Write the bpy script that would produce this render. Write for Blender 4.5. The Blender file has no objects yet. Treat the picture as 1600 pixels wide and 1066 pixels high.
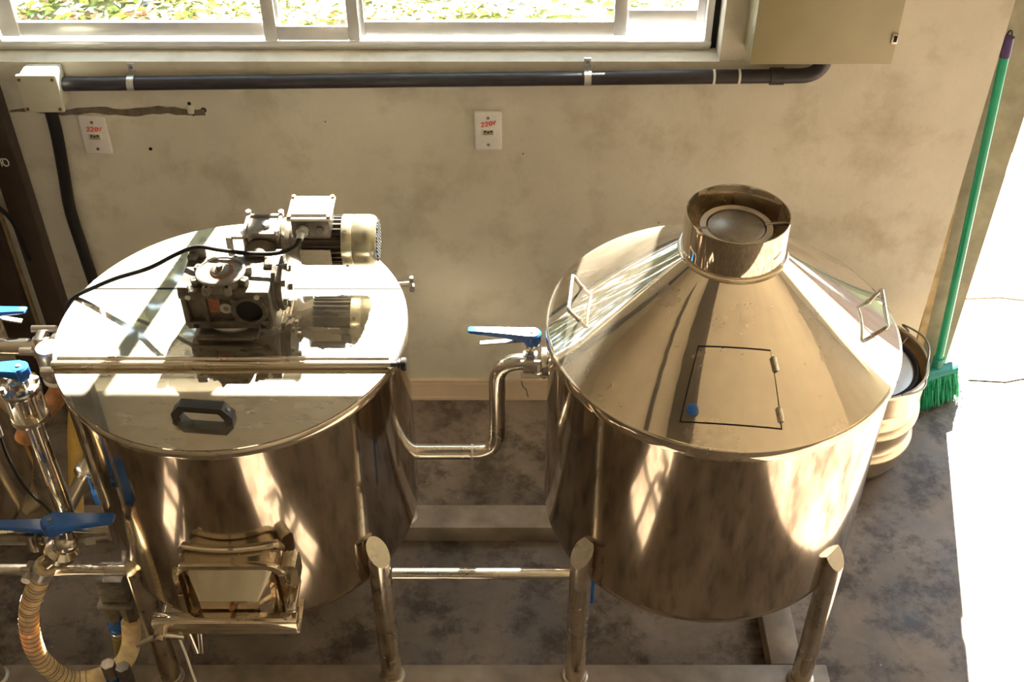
import bpy, bmesh, math, random
from mathutils import Vector, Matrix
random.seed(7)
PI = math.pi
sc = bpy.context.scene
COL = sc.collection

# ------------------------------------------------------------------ camera, sky, sun, exposure
cam_d = bpy.data.cameras.new('camera'); cam = bpy.data.objects.new('camera', cam_d); COL.objects.link(cam)
cam.location = (0, -2.8, 2.675)
cam.rotation_euler = (math.radians(90 - 41), 0, 0)
cam_d.sensor_width = 36; cam_d.lens = 36 * 1866 / 1600; cam_d.clip_start = 0.02
sc.camera = cam
world = bpy.data.worlds.new('sky'); sc.world = world; world.use_nodes = True
wn = world.node_tree.nodes; wl = world.node_tree.links
bg = wn['Background']; bg.inputs['Color'].default_value = (0.62, 0.80, 1.0, 1); bg.inputs['Strength'].default_value = 0.9
sun_d = bpy.data.lights.new('sun', 'SUN'); sun = bpy.data.objects.new('sun', sun_d); COL.objects.link(sun)
sun_d.energy = 26; sun_d.angle = math.radians(0.6); sun_d.color = (1.0, 0.93, 0.80)
sun.location = (1, 5, 6)
sun.rotation_euler = Vector((-0.205, -1.0, -0.82)).to_track_quat('-Z', 'Y').to_euler()
sc.view_settings.view_transform = 'Standard'; sc.view_settings.look = 'None'
sc.view_settings.gamma = 1; sc.view_settings.use_curve_mapping = False
sc.view_settings.exposure = 1.95
sc.cycles.use_denoising = True
sc.cycles.max_bounces = 14; sc.cycles.diffuse_bounces = 6; sc.cycles.glossy_bounces = 8
sc.cycles.sample_clamp_indirect = 14; sc.cycles.blur_glossy = 0.1

# ------------------------------------------------------------------ materials
MATS = {}
def nodes_of(name):
    m = bpy.data.materials.new(name); m.use_nodes = True
    nt = m.node_tree; b = nt.nodes['Principled BSDF']
    return m, nt, b
def coords(nt, scale=(1, 1, 1)):
    tc = nt.nodes.new('ShaderNodeNewGeometry'); mp = nt.nodes.new('ShaderNodeMapping')
    mp.inputs['Scale'].default_value = scale
    nt.links.new(tc.outputs['Position'], mp.inputs['Vector']); return mp.outputs['Vector']
def noise(nt, vec, scale, detail=4, rough=0.55):
    n = nt.nodes.new('ShaderNodeTexNoise'); n.inputs['Scale'].default_value = scale
    n.inputs['Detail'].default_value = detail; n.inputs['Roughness'].default_value = rough
    nt.links.new(vec, n.inputs['Vector']); return n.outputs['Fac']
def ramp(nt, fac, stops):
    r = nt.nodes.new('ShaderNodeValToRGB'); e = r.color_ramp.elements
    while len(e) < len(stops): e.new(0.5)
    for q, (p, c) in zip(e, stops): q.position = p; q.color = (*c, 1) if len(c) == 3 else c
    nt.links.new(fac, r.inputs['Fac']); return r.outputs['Color']
def mixc(nt, fac, a, b, mode='MIX'):
    m = nt.nodes.new('ShaderNodeMix'); m.data_type = 'RGBA'; m.blend_type = mode
    for s, v in (('Factor', fac), ('A', a), ('B', b)):
        i = [k for k in m.inputs if k.name == s and (k.type == 'RGBA' or s == 'Factor' and k.type == 'VALUE')][0]
        if isinstance(v, (int, float)): i.default_value = v
        elif isinstance(v, tuple): i.default_value = (*v, 1)
        else: nt.links.new(v, i)
    return [o for o in m.outputs if o.type == 'RGBA'][0]
def bump(nt, b, h, strength, dist=0.01):
    n = nt.nodes.new('ShaderNodeBump'); n.inputs['Strength'].default_value = strength; n.inputs['Distance'].default_value = dist
    nt.links.new(h, n.inputs['Height']); nt.links.new(n.outputs['Normal'], b.inputs['Normal']); return n
def plain(name, col, rough=0.5, metal=0.0, var=0.12, scale=18, bmp=0.0, spec=None):
    m, nt, b = nodes_of(name)
    v = coords(nt); f = noise(nt, v, scale)
    lo = tuple(c * (1 - var) for c in col); hi = tuple(min(1, c * (1 + var)) for c in col)
    nt.links.new(ramp(nt, f, [(0.3, lo), (0.7, hi)]), b.inputs['Base Color'])
    b.inputs['Roughness'].default_value = rough; b.inputs['Metallic'].default_value = metal
    if spec is not None: b.inputs['Specular IOR Level'].default_value = spec
    if bmp: bump(nt, b, f, bmp)
    MATS[name] = m; return m
def steel(name, col, r_sharp, r_soft, lo, hi, streak, wave=0.0, wscale=3.0):
    """polished stainless: a sharp and a hazy lobe mixed by fine brushing streaks and smears"""
    m, nt, b = nodes_of(name)
    b.inputs['Metallic'].default_value = 1; b.inputs['Roughness'].default_value = r_sharp
    b2 = nt.nodes.new('ShaderNodeBsdfPrincipled'); b2.inputs['Metallic'].default_value = 1; b2.inputs['Roughness'].default_value = r_soft
    v = coords(nt, streak); f = noise(nt, v, 1.0, 5, 0.6)
    g = noise(nt, coords(nt), 5.0, 4)
    c = ramp(nt, g, [(0.3, tuple(q * 0.9 for q in col)), (0.7, col)])
    nt.links.new(c, b.inputs['Base Color']); nt.links.new(c, b2.inputs['Base Color'])
    mr = nt.nodes.new('ShaderNodeMapRange'); mr.inputs['From Min'].default_value = 0.3; mr.inputs['From Max'].default_value = 0.7
    mr.inputs['To Min'].default_value = lo; mr.inputs['To Max'].default_value = hi; nt.links.new(f, mr.inputs['Value'])
    mx = nt.nodes.new('ShaderNodeMixShader'); nt.links.new(mr.outputs['Result'], mx.inputs['Fac'])
    nt.links.new(b.outputs['BSDF'], mx.inputs[1]); nt.links.new(b2.outputs['BSDF'], mx.inputs[2])
    nt.links.new(mx.outputs['Shader'], nt.nodes['Material Output'].inputs['Surface'])
    if wave:
        w = noise(nt, coords(nt), wscale, 2, 0.4); n = bump(nt, b, w, wave, 0.02)
        nt.links.new(n.outputs['Normal'], b2.inputs['Normal'])
    MATS[name] = m; return m
steel('steel_shell', (0.58, 0.50, 0.40), 0.06, 0.15, 0.40, 0.52, (26, 26, 0.7), 0.06, 4.0)
steel('steel_lid', (0.68, 0.63, 0.54), 0.03, 0.5, 0.17, 0.30, (8, 22, 22), 0.02, 3.0)
steel('steel_cone', (0.72, 0.63, 0.50), 0.04, 0.45, 0.14, 0.30, (9, 9, 9), 0.05, 4.0)
steel('steel_tube', (0.70, 0.64, 0.55), 0.10, 0.28, 0.18, 0.36, (12, 12, 12))
steel('steel_dull', (0.55, 0.50, 0.43), 0.28, 0.5, 0.3, 0.8, (20, 20, 20))
steel('steel_dark', (0.30, 0.27, 0.23), 0.25, 0.5, 0.3, 0.8, (20, 20, 20))
plain('cast_alu', (0.12, 0.105, 0.088), 0.42, 0.45, 0.3, 60, 0.15)
plain('cast_alu_light', (0.19, 0.165, 0.135), 0.40, 0.5, 0.25, 60, 0.1)
plain('motor_dark', (0.07, 0.055, 0.045), 0.5, 0.4, 0.25, 60)
plain('silver_paint', (0.50, 0.48, 0.37), 0.26, 0.9, 0.06, 30)
plain('box_paint', (0.60, 0.58, 0.52), 0.4, 0, 0.06, 30)
plain('rust', (0.22, 0.09, 0.04), 0.8, 0.2, 0.35, 90)
plain('black_plastic', (0.016, 0.015, 0.016), 0.35, 0, 0.2)
plain('black_rubber', (0.009, 0.008, 0.0075), 0.55, 0, 0.2, 18, 0, 0.25)
plain('void_black', (0.004, 0.004, 0.004), 0.9, 0, 0.1)
plain('blue_plastic', (0.02, 0.11, 0.42), 0.2, 0, 0.12)
plain('green_paint', (0.0, 0.30, 0.16), 0.3, 0, 0.12, 12)
plain('green_plastic', (0.02, 0.24, 0.19), 0.4, 0, 0.2, 30)
plain('green_bristle', (0.02, 0.42, 0.22), 0.5, 0, 0.35, 120)
plain('purple_plastic', (0.05, 0.02, 0.10), 0.4, 0, 0.15)
plain('white_plastic', (0.74, 0.73, 0.72), 0.35, 0, 0.06)
plain('white_rubber', (0.70, 0.68, 0.60), 0.5, 0, 0.08)
plain('beige_plastic', (0.50, 0.50, 0.40), 0.45, 0, 0.06)
plain('cabinet_paint', (0.34, 0.30, 0.175), 0.45, 0, 0.06, 8)
plain('conduit', (0.022, 0.019, 0.024), 0.42, 0, 0.3, 30)
plain('galvanised', (0.55, 0.55, 0.52), 0.38, 0.8, 0.15, 40)
plain('orange_ink', (0.75, 0.08, 0.01), 0.6, 0, 0.1)
plain('white_ink', (0.6, 0.6, 0.58), 0.6, 0, 0.1)
plain('red_label', (0.32, 0.12, 0.07), 0.6, 0, 0.4, 120)
plain('nameplate', (0.34, 0.31, 0.26), 0.45, 0.5, 0.3, 300)
plain('aluminium', (0.70, 0.70, 0.70), 0.34, 0.35, 0.05, 20)
plain('post_brown', (0.028, 0.018, 0.012), 0.55, 0, 0.3, 15, 0.1)
plain('dark_beam', (0.012, 0.009, 0.007), 0.6, 0, 0.3, 15)
plain('jamb_board', (0.30, 0.28, 0.20), 0.7, 0, 0.22, 14, 0.3)
plain('pale_wood', (0.48, 0.36, 0.20), 0.7, 0, 0.25, 30)
plain('brown_hose', (0.36, 0.16, 0.06), 0.5, 0, 0.4, 40)
plain('beige_hose', (0.78, 0.60, 0.36), 0.5, 0, 0.35, 26)
for _n, _w, _r in (('beige_hose', 0.85, (0.035, 0.030, 0.022)), ('yellow_hose', 0.4, (0.04, 0.025, 0.01))):
    if _n in MATS:
        _b = MATS[_n].node_tree.nodes['Principled BSDF']; _b.inputs['Subsurface Weight'].default_value = _w
        _b.inputs['Subsurface Radius'].default_value = _r; _b.inputs['Subsurface Scale'].default_value = 1.0
plain('clear_hose', (0.22, 0.17, 0.06), 0.3, 0, 0.25, 40)
plain('yellow_hose', (0.45, 0.29, 0.07), 0.45, 0, 0.15, 20)
plain('pale_hose', (0.42, 0.35, 0.20), 0.45, 0, 0.15, 20)
plain('beam_steel', (0.30, 0.25, 0.20), 0.55, 0.25, 0.35, 9, 0.08)
plain('keg_steel', (0.66, 0.55, 0.40), 0.30, 0.9, 0.12, 14)
plain('keg_lid', (0.62, 0.60, 0.58), 0.35, 0.5, 0.12, 10)
plain('mortar', (0.15, 0.12, 0.085), 0.9, 0, 0.3, 60, 0.4)
plain('ceiling_paint', (0.66, 0.58, 0.45), 0.8, 0, 0.05, 3)
plain('room_paint', (0.50, 0.46, 0.38), 0.8, 0, 0.08, 3)
plain('baseboard', (0.62, 0.50, 0.36), 0.5, 0, 0.06, 12)
# plaster wall
m, nt, b = nodes_of('plaster'); v = coords(nt)
c = ramp(nt, noise(nt, v, 1.6, 6, 0.6), [(0.32, (0.56, 0.53, 0.445)), (0.68, (0.74, 0.71, 0.61))])
st = ramp(nt, noise(nt, v, 5.5, 8, 0.65), [(0.50, (1, 1, 1)), (0.72, (0.62, 0.57, 0.48))])
c = mixc(nt, 0.75, c, st, 'MULTIPLY')
sp = ramp(nt, noise(nt, v, 55, 3, 0.5), [(0.70, (1, 1, 1)), (0.78, (0.5, 0.43, 0.34))])
c = mixc(nt, 0.35, c, sp, 'MULTIPLY')
nt.links.new(c, b.inputs['Base Color']); b.inputs['Roughness'].default_value = 0.75
bump(nt, b, noise(nt, v, 38, 6, 0.6), 0.22, 0.006); MATS['plaster'] = m
# floor concrete
m, nt, b = nodes_of('floor_concrete'); v = coords(nt)
c = ramp(nt, noise(nt, v, 3.0, 8, 0.65), [(0.3, (0.10, 0.078, 0.060)), (0.5, (0.185, 0.15, 0.122)), (0.7, (0.30, 0.25, 0.212))])
st = ramp(nt, noise(nt, v, 7.0, 10, 0.75), [(0.40, (0.16, 0.12, 0.09)), (0.52, (1, 1, 1))])
c = mixc(nt, 0.8, c, st, 'MULTIPLY')
ch = ramp(nt, noise(nt, v, 34, 2, 0.4), [(0.765, (0, 0, 0)), (0.79, (1, 1, 1))])
c = mixc(nt, ch, c, (0.42, 0.37, 0.31))
nt.links.new(c, b.inputs['Base Color'])
r = ramp(nt, noise(nt, v, 6, 4), [(0.3, (0.35,) * 3), (0.7, (0.65,) * 3)]); nt.links.new(r, b.inputs['Roughness'])
bump(nt, b, noise(nt, v, 40, 5), 0.15, 0.004); MATS['floor_concrete'] = m
# outdoor concrete, lawn, leaves, glass
m, nt, b = nodes_of('foliage')
a = nt.nodes.new('ShaderNodeAttribute'); a.attribute_name = 'leafcol'; nt.links.new(a.outputs['Color'], b.inputs['Base Color'])
b.inputs['Roughness'].default_value = 0.5
tl = nt.nodes.new('ShaderNodeBsdfTranslucent'); nt.links.new(a.outputs['Color'], tl.inputs['Color'])
mx = nt.nodes.new('ShaderNodeMixShader'); mx.inputs['Fac'].default_value = 0.3
nt.links.new(b.outputs['BSDF'], mx.inputs[1]); nt.links.new(tl.outputs['BSDF'], mx.inputs[2])
nt.links.new(mx.outputs['Shader'], nt.nodes['Material Output'].inputs['Surface']); MATS['foliage'] = m
plain('brown_wall', (0.24, 0.13, 0.10), 0.8, 0, 0.25, 2)
plain('roof_tile', (0.22, 0.09, 0.05), 0.8, 0, 0.3, 6)
plain('bark', (0.10, 0.07, 0.045), 0.9, 0, 0.3, 8, 0.4)
plain('apron_concrete', (0.55, 0.52, 0.48), 0.85, 0, 0.08, 3)
m, nt, b = nodes_of('lawn'); v = coords(nt)
c = ramp(nt, noise(nt, v, 14, 6, 0.7), [(0.3, (0.12, 0.16, 0.04)), (0.5, (0.28, 0.32, 0.10)), (0.7, (0.50, 0.44, 0.24))])
nt.links.new(c, b.inputs['Base Color']); b.inputs['Roughness'].default_value = 0.9; bump(nt, b, noise(nt, v, 60, 5), 0.8, 0.03); MATS['lawn'] = m
m, nt, b = nodes_of('leaves')
a = nt.nodes.new('ShaderNodeAttribute'); a.attribute_name = 'leafcol'; nt.links.new(a.outputs['Color'], b.inputs['Base Color'])
b.inputs['Roughness'].default_value = 0.6; MATS['leaves'] = m
m, nt, b = nodes_of('glass')
tr = nt.nodes.new('ShaderNodeBsdfTransparent'); tr.inputs['Color'].default_value = (0.97, 0.98, 0.97, 1)
gl = nt.nodes.new('ShaderNodeBsdfGlossy'); gl.inputs['Roughness'].default_value = 0.02
mx = nt.nodes.new('ShaderNodeMixShader'); mx.inputs['Fac'].default_value = 0.04
nt.links.new(tr.outputs['BSDF'], mx.inputs[1]); nt.links.new(gl.outputs['BSDF'], mx.inputs[2])
nt.links.new(mx.outputs['Shader'], nt.nodes['Material Output'].inputs['Surface']); MATS['glass'] = m

# ------------------------------------------------------------------ mesh helpers
class MB:
    def __init__(s): s.v = []; s.f = []
    def add(s, vs, fs):
        o = len(s.v); s.v += [Vector(q) for q in vs]; s.f += [tuple(i + o for i in f) for f in fs]; return s
    def box(s, lo, hi, M=None):
        x0, y0, z0 = lo; x1, y1, z1 = hi
        vs = [(x0, y0, z0), (x1, y0, z0), (x1, y1, z0), (x0, y1, z0), (x0, y0, z1), (x1, y0, z1), (x1, y1, z1), (x0, y1, z1)]
        if M: vs = [M @ Vector(q) for q in vs]
        return s.add(vs, [(3, 2, 1, 0), (4, 5, 6, 7), (0, 1, 5, 4), (1, 2, 6, 5), (2, 3, 7, 6), (3, 0, 4, 7)])
    def bbox(s, lo, hi, bev=0.004, seg=2, M=None):
        """box with rounded edges"""
        bm = bmesh.new(); bmesh.ops.create_cube(bm, size=1)
        c = [(a + q) / 2 for a, q in zip(lo, hi)]; d = [q - a for a, q in zip(lo, hi)]
        for q in bm.verts: q.co = Vector([c[i] + q.co[i] * d[i] for i in range(3)])
        bmesh.ops.bevel(bm, geom=bm.edges[:], offset=min(bev, min(d) * 0.45), segments=seg, affect='EDGES', profile=0.5)
        bm.verts.index_update()
        vs = [(M @ q.co) if M else q.co.copy() for q in bm.verts]; fs = [[q.index for q in f.verts] for f in bm.faces]; bm.free()
        return s.add(vs, fs)
    def ringloft(s, rings, closed_ends=True):
        n = len(rings[0]); vs = [q for r in rings for q in r]; fs = []
        for k in range(len(rings) - 1):
            for i in range(n):
                j = (i + 1) % n; fs.append((k * n + i, k * n + j, (k + 1) * n + j, (k + 1) * n + i))
        if closed_ends:
            fs.append(tuple(range(n - 1, -1, -1))); fs.append(tuple((len(rings) - 1) * n + i for i in range(n)))
        return s.add(vs, fs)
    def cyl(s, p0, p1, r0, r1=None, n=24, caps=True):
        r1 = r0 if r1 is None else r1
        return s.tube([p0, p1], [r0, r1], n, caps)
    def tube(s, pts, r, n=12, caps=True):
        pts = [Vector(p) for p in pts]; rs = r if isinstance(r, (list, tuple)) else [r] * len(pts)
        t0 = (pts[1] - pts[0]).normalized()
        u = t0.cross(Vector((0, 0, 1)));  u = t0.cross(Vector((1, 0, 0))) if u.length < 0.05 else u
        u.normalize(); rings = []
        for i, p in enumerate(pts):
            t = (pts[min(i + 1, len(pts) - 1)] - pts[max(i - 1, 0)]).normalized()
            u = (u - t * u.dot(t)).normalized(); w = t.cross(u)
            rings.append([p + (u * math.cos(2 * PI * k / n) + w * math.sin(2 * PI * k / n)) * rs[i] for k in range(n)])
        return s.ringloft(rings, caps)
    def lathe(s, prof, c, n=96, axis='z', caps=False):
        """profile of (r, h) turned about an axis through c"""
        rings = []
        for r, h in prof:
            r = max(r, 1e-4); ring = []
            for k in range(n):
                a = 2 * PI * k / n; x, y = r * math.cos(a), r * math.sin(a)
                q = {'z': (x, y, h), 'x': (h, x, y), 'y': (y, h, x)}[axis]
                ring.append(Vector(c) + Vector(q))
            rings.append(ring)
        return s.ringloft(rings, caps)
    def torus(s, c, R, r, n=48, m=10, axis='z'):
        return s.lathe([(R + r * math.cos(2 * PI * k / m), r * math.sin(2 * PI * k / m)) for k in range(m + 1)], c, n, axis)
    def prism(s, poly, z0, z1):
        n = len(poly); vs = [(x, y, z0) for x, y in poly] + [(x, y, z1) for x, y in poly]
        return s.add(vs, [tuple(range(n - 1, -1, -1)), tuple(range(n, 2 * n))] + [(i, (i + 1) % n, n + (i + 1) % n, n + i) for i in range(n)])
    def ball(s, c, r, n=16):
        return s.lathe([(r * math.sin(PI * k / 10), -r * math.cos(PI * k / 10)) for k in range(11)], c, n)
    def xf(s, M):
        s.v = [M @ q for q in s.v]; return s

def smooth_path(pts, n=8):
    """Catmull-Rom through points"""
    P = [Vector(p) for p in pts]; P = [2 * P[0] - P[1]] + P + [2 * P[-1] - P[-2]]; out = []
    for i in range(1, len(P) - 2):
        for k in range(n):
            t = k / n; a, b_, c_, d = P[i - 1], P[i], P[i + 1], P[i + 2]
            out.append(0.5 * ((2 * b_) + (c_ - a) * t + (2 * a - 5 * b_ + 4 * c_ - d) * t * t + (3 * b_ - a - 3 * c_ + d) * t ** 3))
    out.append(P[-2]); return out
def elbow_path(pts, rad, n=8):
    """polyline with rounded corners"""
    P = [Vector(p) for p in pts]; out = [P[0]]
    for i in range(1, len(P) - 1):
        a = (P[i - 1] - P[i]).normalized(); c_ = (P[i + 1] - P[i]).normalized()
        p0, p1 = P[i] + a * rad, P[i] + c_ * rad
        for k in range(n + 1):
            t = k / n; out.append((1 - t) ** 2 * p0 + 2 * t * (1 - t) * P[i] + t * t * p1)
    out.append(P[-1]); return out
def root_of(o):
    while o.parent: o = o.parent
    return o
def obj(name, mb, mat, parent=None, sharp=40, label=None, solid=None):
    me = bpy.data.meshes.new(name)
    vs = mb.v
    if parent: org = root_of(parent).location.copy()
    else:
        lo = [min(q[i] for q in vs) for i in range(3)]; hi = [max(q[i] for q in vs) for i in range(3)]
        org = Vector(((lo[0] + hi[0]) / 2, (lo[1] + hi[1]) / 2, lo[2]))
    me.from_pydata([q - org for q in vs], [], mb.f); me.update()
    bm = bmesh.new(); bm.from_mesh(me); bmesh.ops.recalc_face_normals(bm, faces=bm.faces[:]); bm.to_mesh(me); bm.free()
    me.shade_smooth(); me.set_sharp_from_angle(angle=math.radians(sharp))
    me.materials.append(MATS[mat])
    o = bpy.data.objects.new(name, me); COL.objects.link(o)
    if parent: o.parent = parent
    else: o.location = org
    if label: o['label'] = label
    return o
def thing(name, label, cat, loc, group=None):
    o = bpy.data.objects.new(name, None); COL.objects.link(o); o.location = loc; o.empty_display_size = 0.05
    o['label'] = label; o['category'] = cat
    if group: o['group'] = group
    return o
def tag(o, label, cat, group=None):
    o['label'] = label; o['category'] = cat
    if group: o['group'] = group
    return o
def struct(name, mb, mat, parent=None, sharp=30):
    o = obj(name, mb, mat, parent, sharp)
    if not parent: o['kind'] = 'structure'
    return o
B = MB

# ------------------------------------------------------------------ the room
WX0, WX1, WZ0, WZ1 = -1.352, 0.535, 1.197, 1.975          # window hole
TH = 0.15
w = B()
w.box((-2.6, 0, 0), (WX0, TH, 3.4)); w.box((WX1, 0, 0), (1.253, TH, 3.4))
w.box((WX0, 0, 0), (WX1, TH, WZ0)); w.box((WX0, 0, WZ1), (WX1, TH, 3.4))
w.box((1.253, 0, 2.3), (4.0, TH, 3.4))
wall = struct('wall_back', w, 'plaster')
struct('floor', B().box((-2.6, -5.2, -0.1), (4.0, TH, 0)), 'floor_concrete')
struct('ceiling', B().box((-2.6, -5.2, 3.4), (4.0, TH, 3.5)), 'ceiling_paint')
struct('wall_left', B().box((-2.7, -5.2, 0), (-2.6, TH, 3.4)), 'room_paint')
wf = B().box((-2.6, -5.3, 0), (4.0, -5.2, 3.4))
struct('wall_front', wf, 'room_paint')
wr = B().box((4.0, -5.3, 0), (4.1, TH, 3.4))
struct('wall_right', wr, 'room_paint')
# mortar seam, plug holes and chips in the plaster
g = B(); n = 26; up = []; dn = []
for i in range(n + 1):
    x = -1.336 + (0.519) * i / n; z = 1.052 + 0.004 * math.sin(i * 0.7); h = (0.004 + 0.007 * min(1, i / 9)) * random.uniform(0.75, 1.2)
    up.append((x, -0.0015, z + h)); dn.append((x, -0.0015, z - h))
g.add(up + dn, [(i, i + 1, n + 2 + i, n + 1 + i) for i in range(n)])
obj('mortar_seam', g, 'mortar', wall)
for x, z, r in ((-0.855, 1.075, 0.005), (-0.85, 1.043, 0.006), (-0.82, 1.055, 0.008), (-0.985, 0.935, 0.005), (-0.50, 1.02, 0.002), (0.03, 0.92, 0.002), (0.42, 0.69, 0.002)):
    obj('plug_hole', B().cyl((x, -0.001, z), (x, 0.004, z), r, n=10), 'void_black', wall)
obj('plaster_blob', B().bbox((-0.863, -0.006, 1.045), (-0.845, 0.002, 1.07), 0.004), 'plaster', wall)
bb = B().box((-1.34, -0.012, 0), (1.253, 0, 0.068)); bb.box((-1.34, -0.008, 0.068), (1.253, 0, 0.074)); bb.box((-1.34, -0.012, 0.074), (1.253, 0, 0.083))
bb.box((-1.34, -0.014, 0.0), (1.253, -0.012, 0.012))
base = struct('baseboard_back', bb, 'baseboard')
obj('crack', B().tube([(0.03, -0.0125, 0.083), (0.034, -0.0125, 0.06), (0.046, -0.0125, 0.045), (0.05, -0.0125, 0.02), (0.056, -0.0125, 0.004)], 0.0013, 5), 'void_black', base)
# window
def rect_frame(mb, x0, x1, z0, z1, y0, y1, t):
    mb.bbox((x0, y0, z0), (x0 + t, y1, z1), 0.002); mb.bbox((x1 - t, y0, z0), (x1, y1, z1), 0.002)
    mb.bbox((x0 + t, y0, z0), (x1 - t, y1, z0 + t), 0.002); mb.bbox((x0 + t, y0, z1 - t), (x1 - t, y1, z1), 0.002)
    return mb
f = B(); rect_frame(f, WX0 + 0.002, WX1 - 0.016, WZ0 + 0.001, WZ1 - 0.002, 0.064, 0.130, 0.018)
f.bbox((WX0 + 0.002, 0.056, WZ0 + 0.013), (WX1 - 0.016, 0.07, WZ0 + 0.027), 0.002)
win = struct('window_1', f, 'aluminium')
obj('window_seal', B().box((WX1 - 0.016, 0.075, WZ0), (WX1, 0.14, WZ1)), 'black_rubber', win)
def sash(x0, x1, y0, y1, low, wide_l=0.03, wide_r=0.03):
    s = B(); z0, z1 = WZ0 + low, WZ1 - 0.02
    s.bbox((x0, y0, z0), (x0 + wide_l, y1, z1), 0.003); s.bbox((x1 - wide_r, y0, z0), (x1, y1, z1), 0.003)
    s.bbox((x0 + wide_l, y0 + 0.002, z0), (x1 - wide_r, y1 - 0.002, z0 + 0.04), 0.003)
    s.bbox((x0 + wide_l, y0 + 0.002, z1 - 0.035), (x1 - wide_r, y1 - 0.002, z1), 0.003)
    o = obj('sash', s, 'aluminium', win)
    obj('pane', B().box((x0 + wide_l, (y0 + y1) / 2 - 0.002, z0 + 0.039), (x1 - wide_r, (y0 + y1) / 2 + 0.002, z1 - 0.034)), 'glass', o)
sash(WX0 + 0.022, -0.60, 0.070, 0.088, 0.034, 0.05)
sash(-0.643, -0.395, 0.058, 0.069, 0.028, 0.034)
sash(-0.402, 0.298, 0.072, 0.088, 0.034, 0.02, 0.035)
sash(0.268, WX1 - 0.034, 0.090, 0.108, 0.058, 0.035, 0.022)
# door edge on the right of the back wall
j = B().box((1.253, 0.085, 0), (1.408, 0.135, 2.3))
trim = struct('trim_1', j, 'jamb_board')
obj('stop_strip', B().box((1.408, 0.10, 0.86), (1.417, 0.135, 2.3)), 'jamb_board', trim)
obj('stop_strip', B().box((1.408, 0.10, 0.0), (1.417, 0.135, 0.79)), 'jamb_board', trim)
obj('strike_plate', B().bbox((1.256, 0.078, 0.72), (1.262, 0.086, 0.76), 0.001), 'rust', trim)
# outside
struct('pavement', B().box((-9, 0.15, -0.12), (9, 2.74, -0.015)), 'apron_concrete')
struct('lawn', B().box((-25, 2.74, -0.14), (25, 40, -0.02)), 'lawn')
pv = B()
for pts in ([(1.55, 0.52), (1.75, 0.53), (1.9, 0.5), (2.2, 0.52)], [(1.5, 0.08), (1.62, 0.07), (1.68, 0.085), (1.8, 0.075), (2.1, 0.09)]):
    pv.tube([(x, y, -0.014 if y > 0.15 else 0.0) for x, y in pts], 0.004, 4)
obj('pavement_crack', pv, 'mortar', bpy.data.objects['pavement'])
lv = B(); cols = []
pal = [(0.75, 0.70, 0.55), (0.62, 0.55, 0.30), (0.30, 0.36, 0.06), (0.45, 0.48, 0.08), (0.40, 0.22, 0.10), (0.80, 0.78, 0.70), (0.16, 0.24, 0.04), (0.28, 0.15, 0.06)]
for i in range(9000):
    x = random.uniform(-4.2, 3.0); y = (2.66 if x < -0.3 else 2.76) + random.random() ** 1.5 * 1.4; z = random.uniform(-0.012, 0.03)
    if x > 0.0 and random.random() < 0.45: continue
    a = random.uniform(0, 2 * PI); L = random.uniform(0.018, 0.05); W = L * random.uniform(0.3, 0.55)
    M = Matrix.Translation((x, y, z)) @ Matrix.Rotation(a, 4, 'Z') @ Matrix.Rotation(random.uniform(-0.7, 0.7), 4, 'X')
    lv.add([M @ Vector(q) for q in ((-L, 0, 0), (0, -W, 0.006), (L, 0, 0.004), (0, W, 0.006))], [(0, 1, 2), (0, 2, 3)])
    k = random.choice(pal if x < -0.3 else pal[:4] + pal[5:6] + [(0.5, 0.5, 0.2)]); cols += [k] * 4
lo = obj('leaf_litter', lv, 'leaves'); lo['kind'] = 'stuff'; tag(lo, 'fallen leaves scattered over the lawn outside the window', 'leaves')
ca = lo.data.color_attributes.new('leafcol', 'FLOAT_COLOR', 'POINT')
for i, k in enumerate(cols): ca.data[i].color = (*k, 1)
def paint(o, cols):
    ca = o.data.color_attributes.new('leafcol', 'FLOAT_COLOR', 'POINT')
    for i, k in enumerate(cols): ca.data[i].color = (*k, 1)
def tree(x, y, zc, rx, rz, n, label):
    t = thing('garden_tree', label, 'tree', (x, y, -0.02), 'garden trees')
    obj('trunk', B().tube(smooth_path([(x, y, -0.1), (x + 0.1, y, zc * 0.3), (x - 0.05, y + 0.1, zc * 0.6), (x, y, zc)]), [0.24 - 0.0065 * k for k in range(25)], 12), 'bark', t)
    for k in range(5):
        a = k * 1.26; obj('branch', B().tube([(x, y, zc * 0.5 + k * 0.3), (x + rx * 0.4 * math.cos(a), y + rx * 0.4 * math.sin(a), zc + 0.2), (x + rx * 0.7 * math.cos(a), y + rx * 0.7 * math.sin(a), zc + rz * 0.3)], [0.09, 0.06, 0.02], 8), 'bark', t)
    c = B(); cols = []
    blobs = [(random.gauss(0, 0.5), random.gauss(0, 0.5), random.gauss(0, 0.45)) for _ in range(46)]
    for i in range(n):
        q = random.choice(blobs); d = Vector((random.gauss(0, 1), random.gauss(0, 1), random.gauss(0, 1))).normalized() * 0.36
        p = Vector((x + (q[0] + d[0]) * rx, y + (q[1] + d[1]) * rx, max(1.6, zc + (q[2] + d[2]) * rz)))
        M = Matrix.Translation(p) @ Matrix.Rotation(random.uniform(0, 6.3), 4, 'Z') @ Matrix.Rotation(random.uniform(-1.2, 1.2), 4, 'X'); L = random.uniform(0.12, 0.26)
        c.add([M @ Vector(v_) for v_ in ((-L, 0, 0), (0, -L * 0.5, 0.03), (L, 0, 0), (0, L * 0.5, 0.03))], [(0, 1, 2), (0, 2, 3)])
        cols += [random.choice([(0.055, 0.062, 0.035), (0.04, 0.046, 0.03), (0.13, 0.135, 0.06), (0.08, 0.068, 0.05)])] * 4
    o = obj('crown', c, 'foliage', t); o['kind'] = 'stuff'; paint(o, cols)
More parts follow.
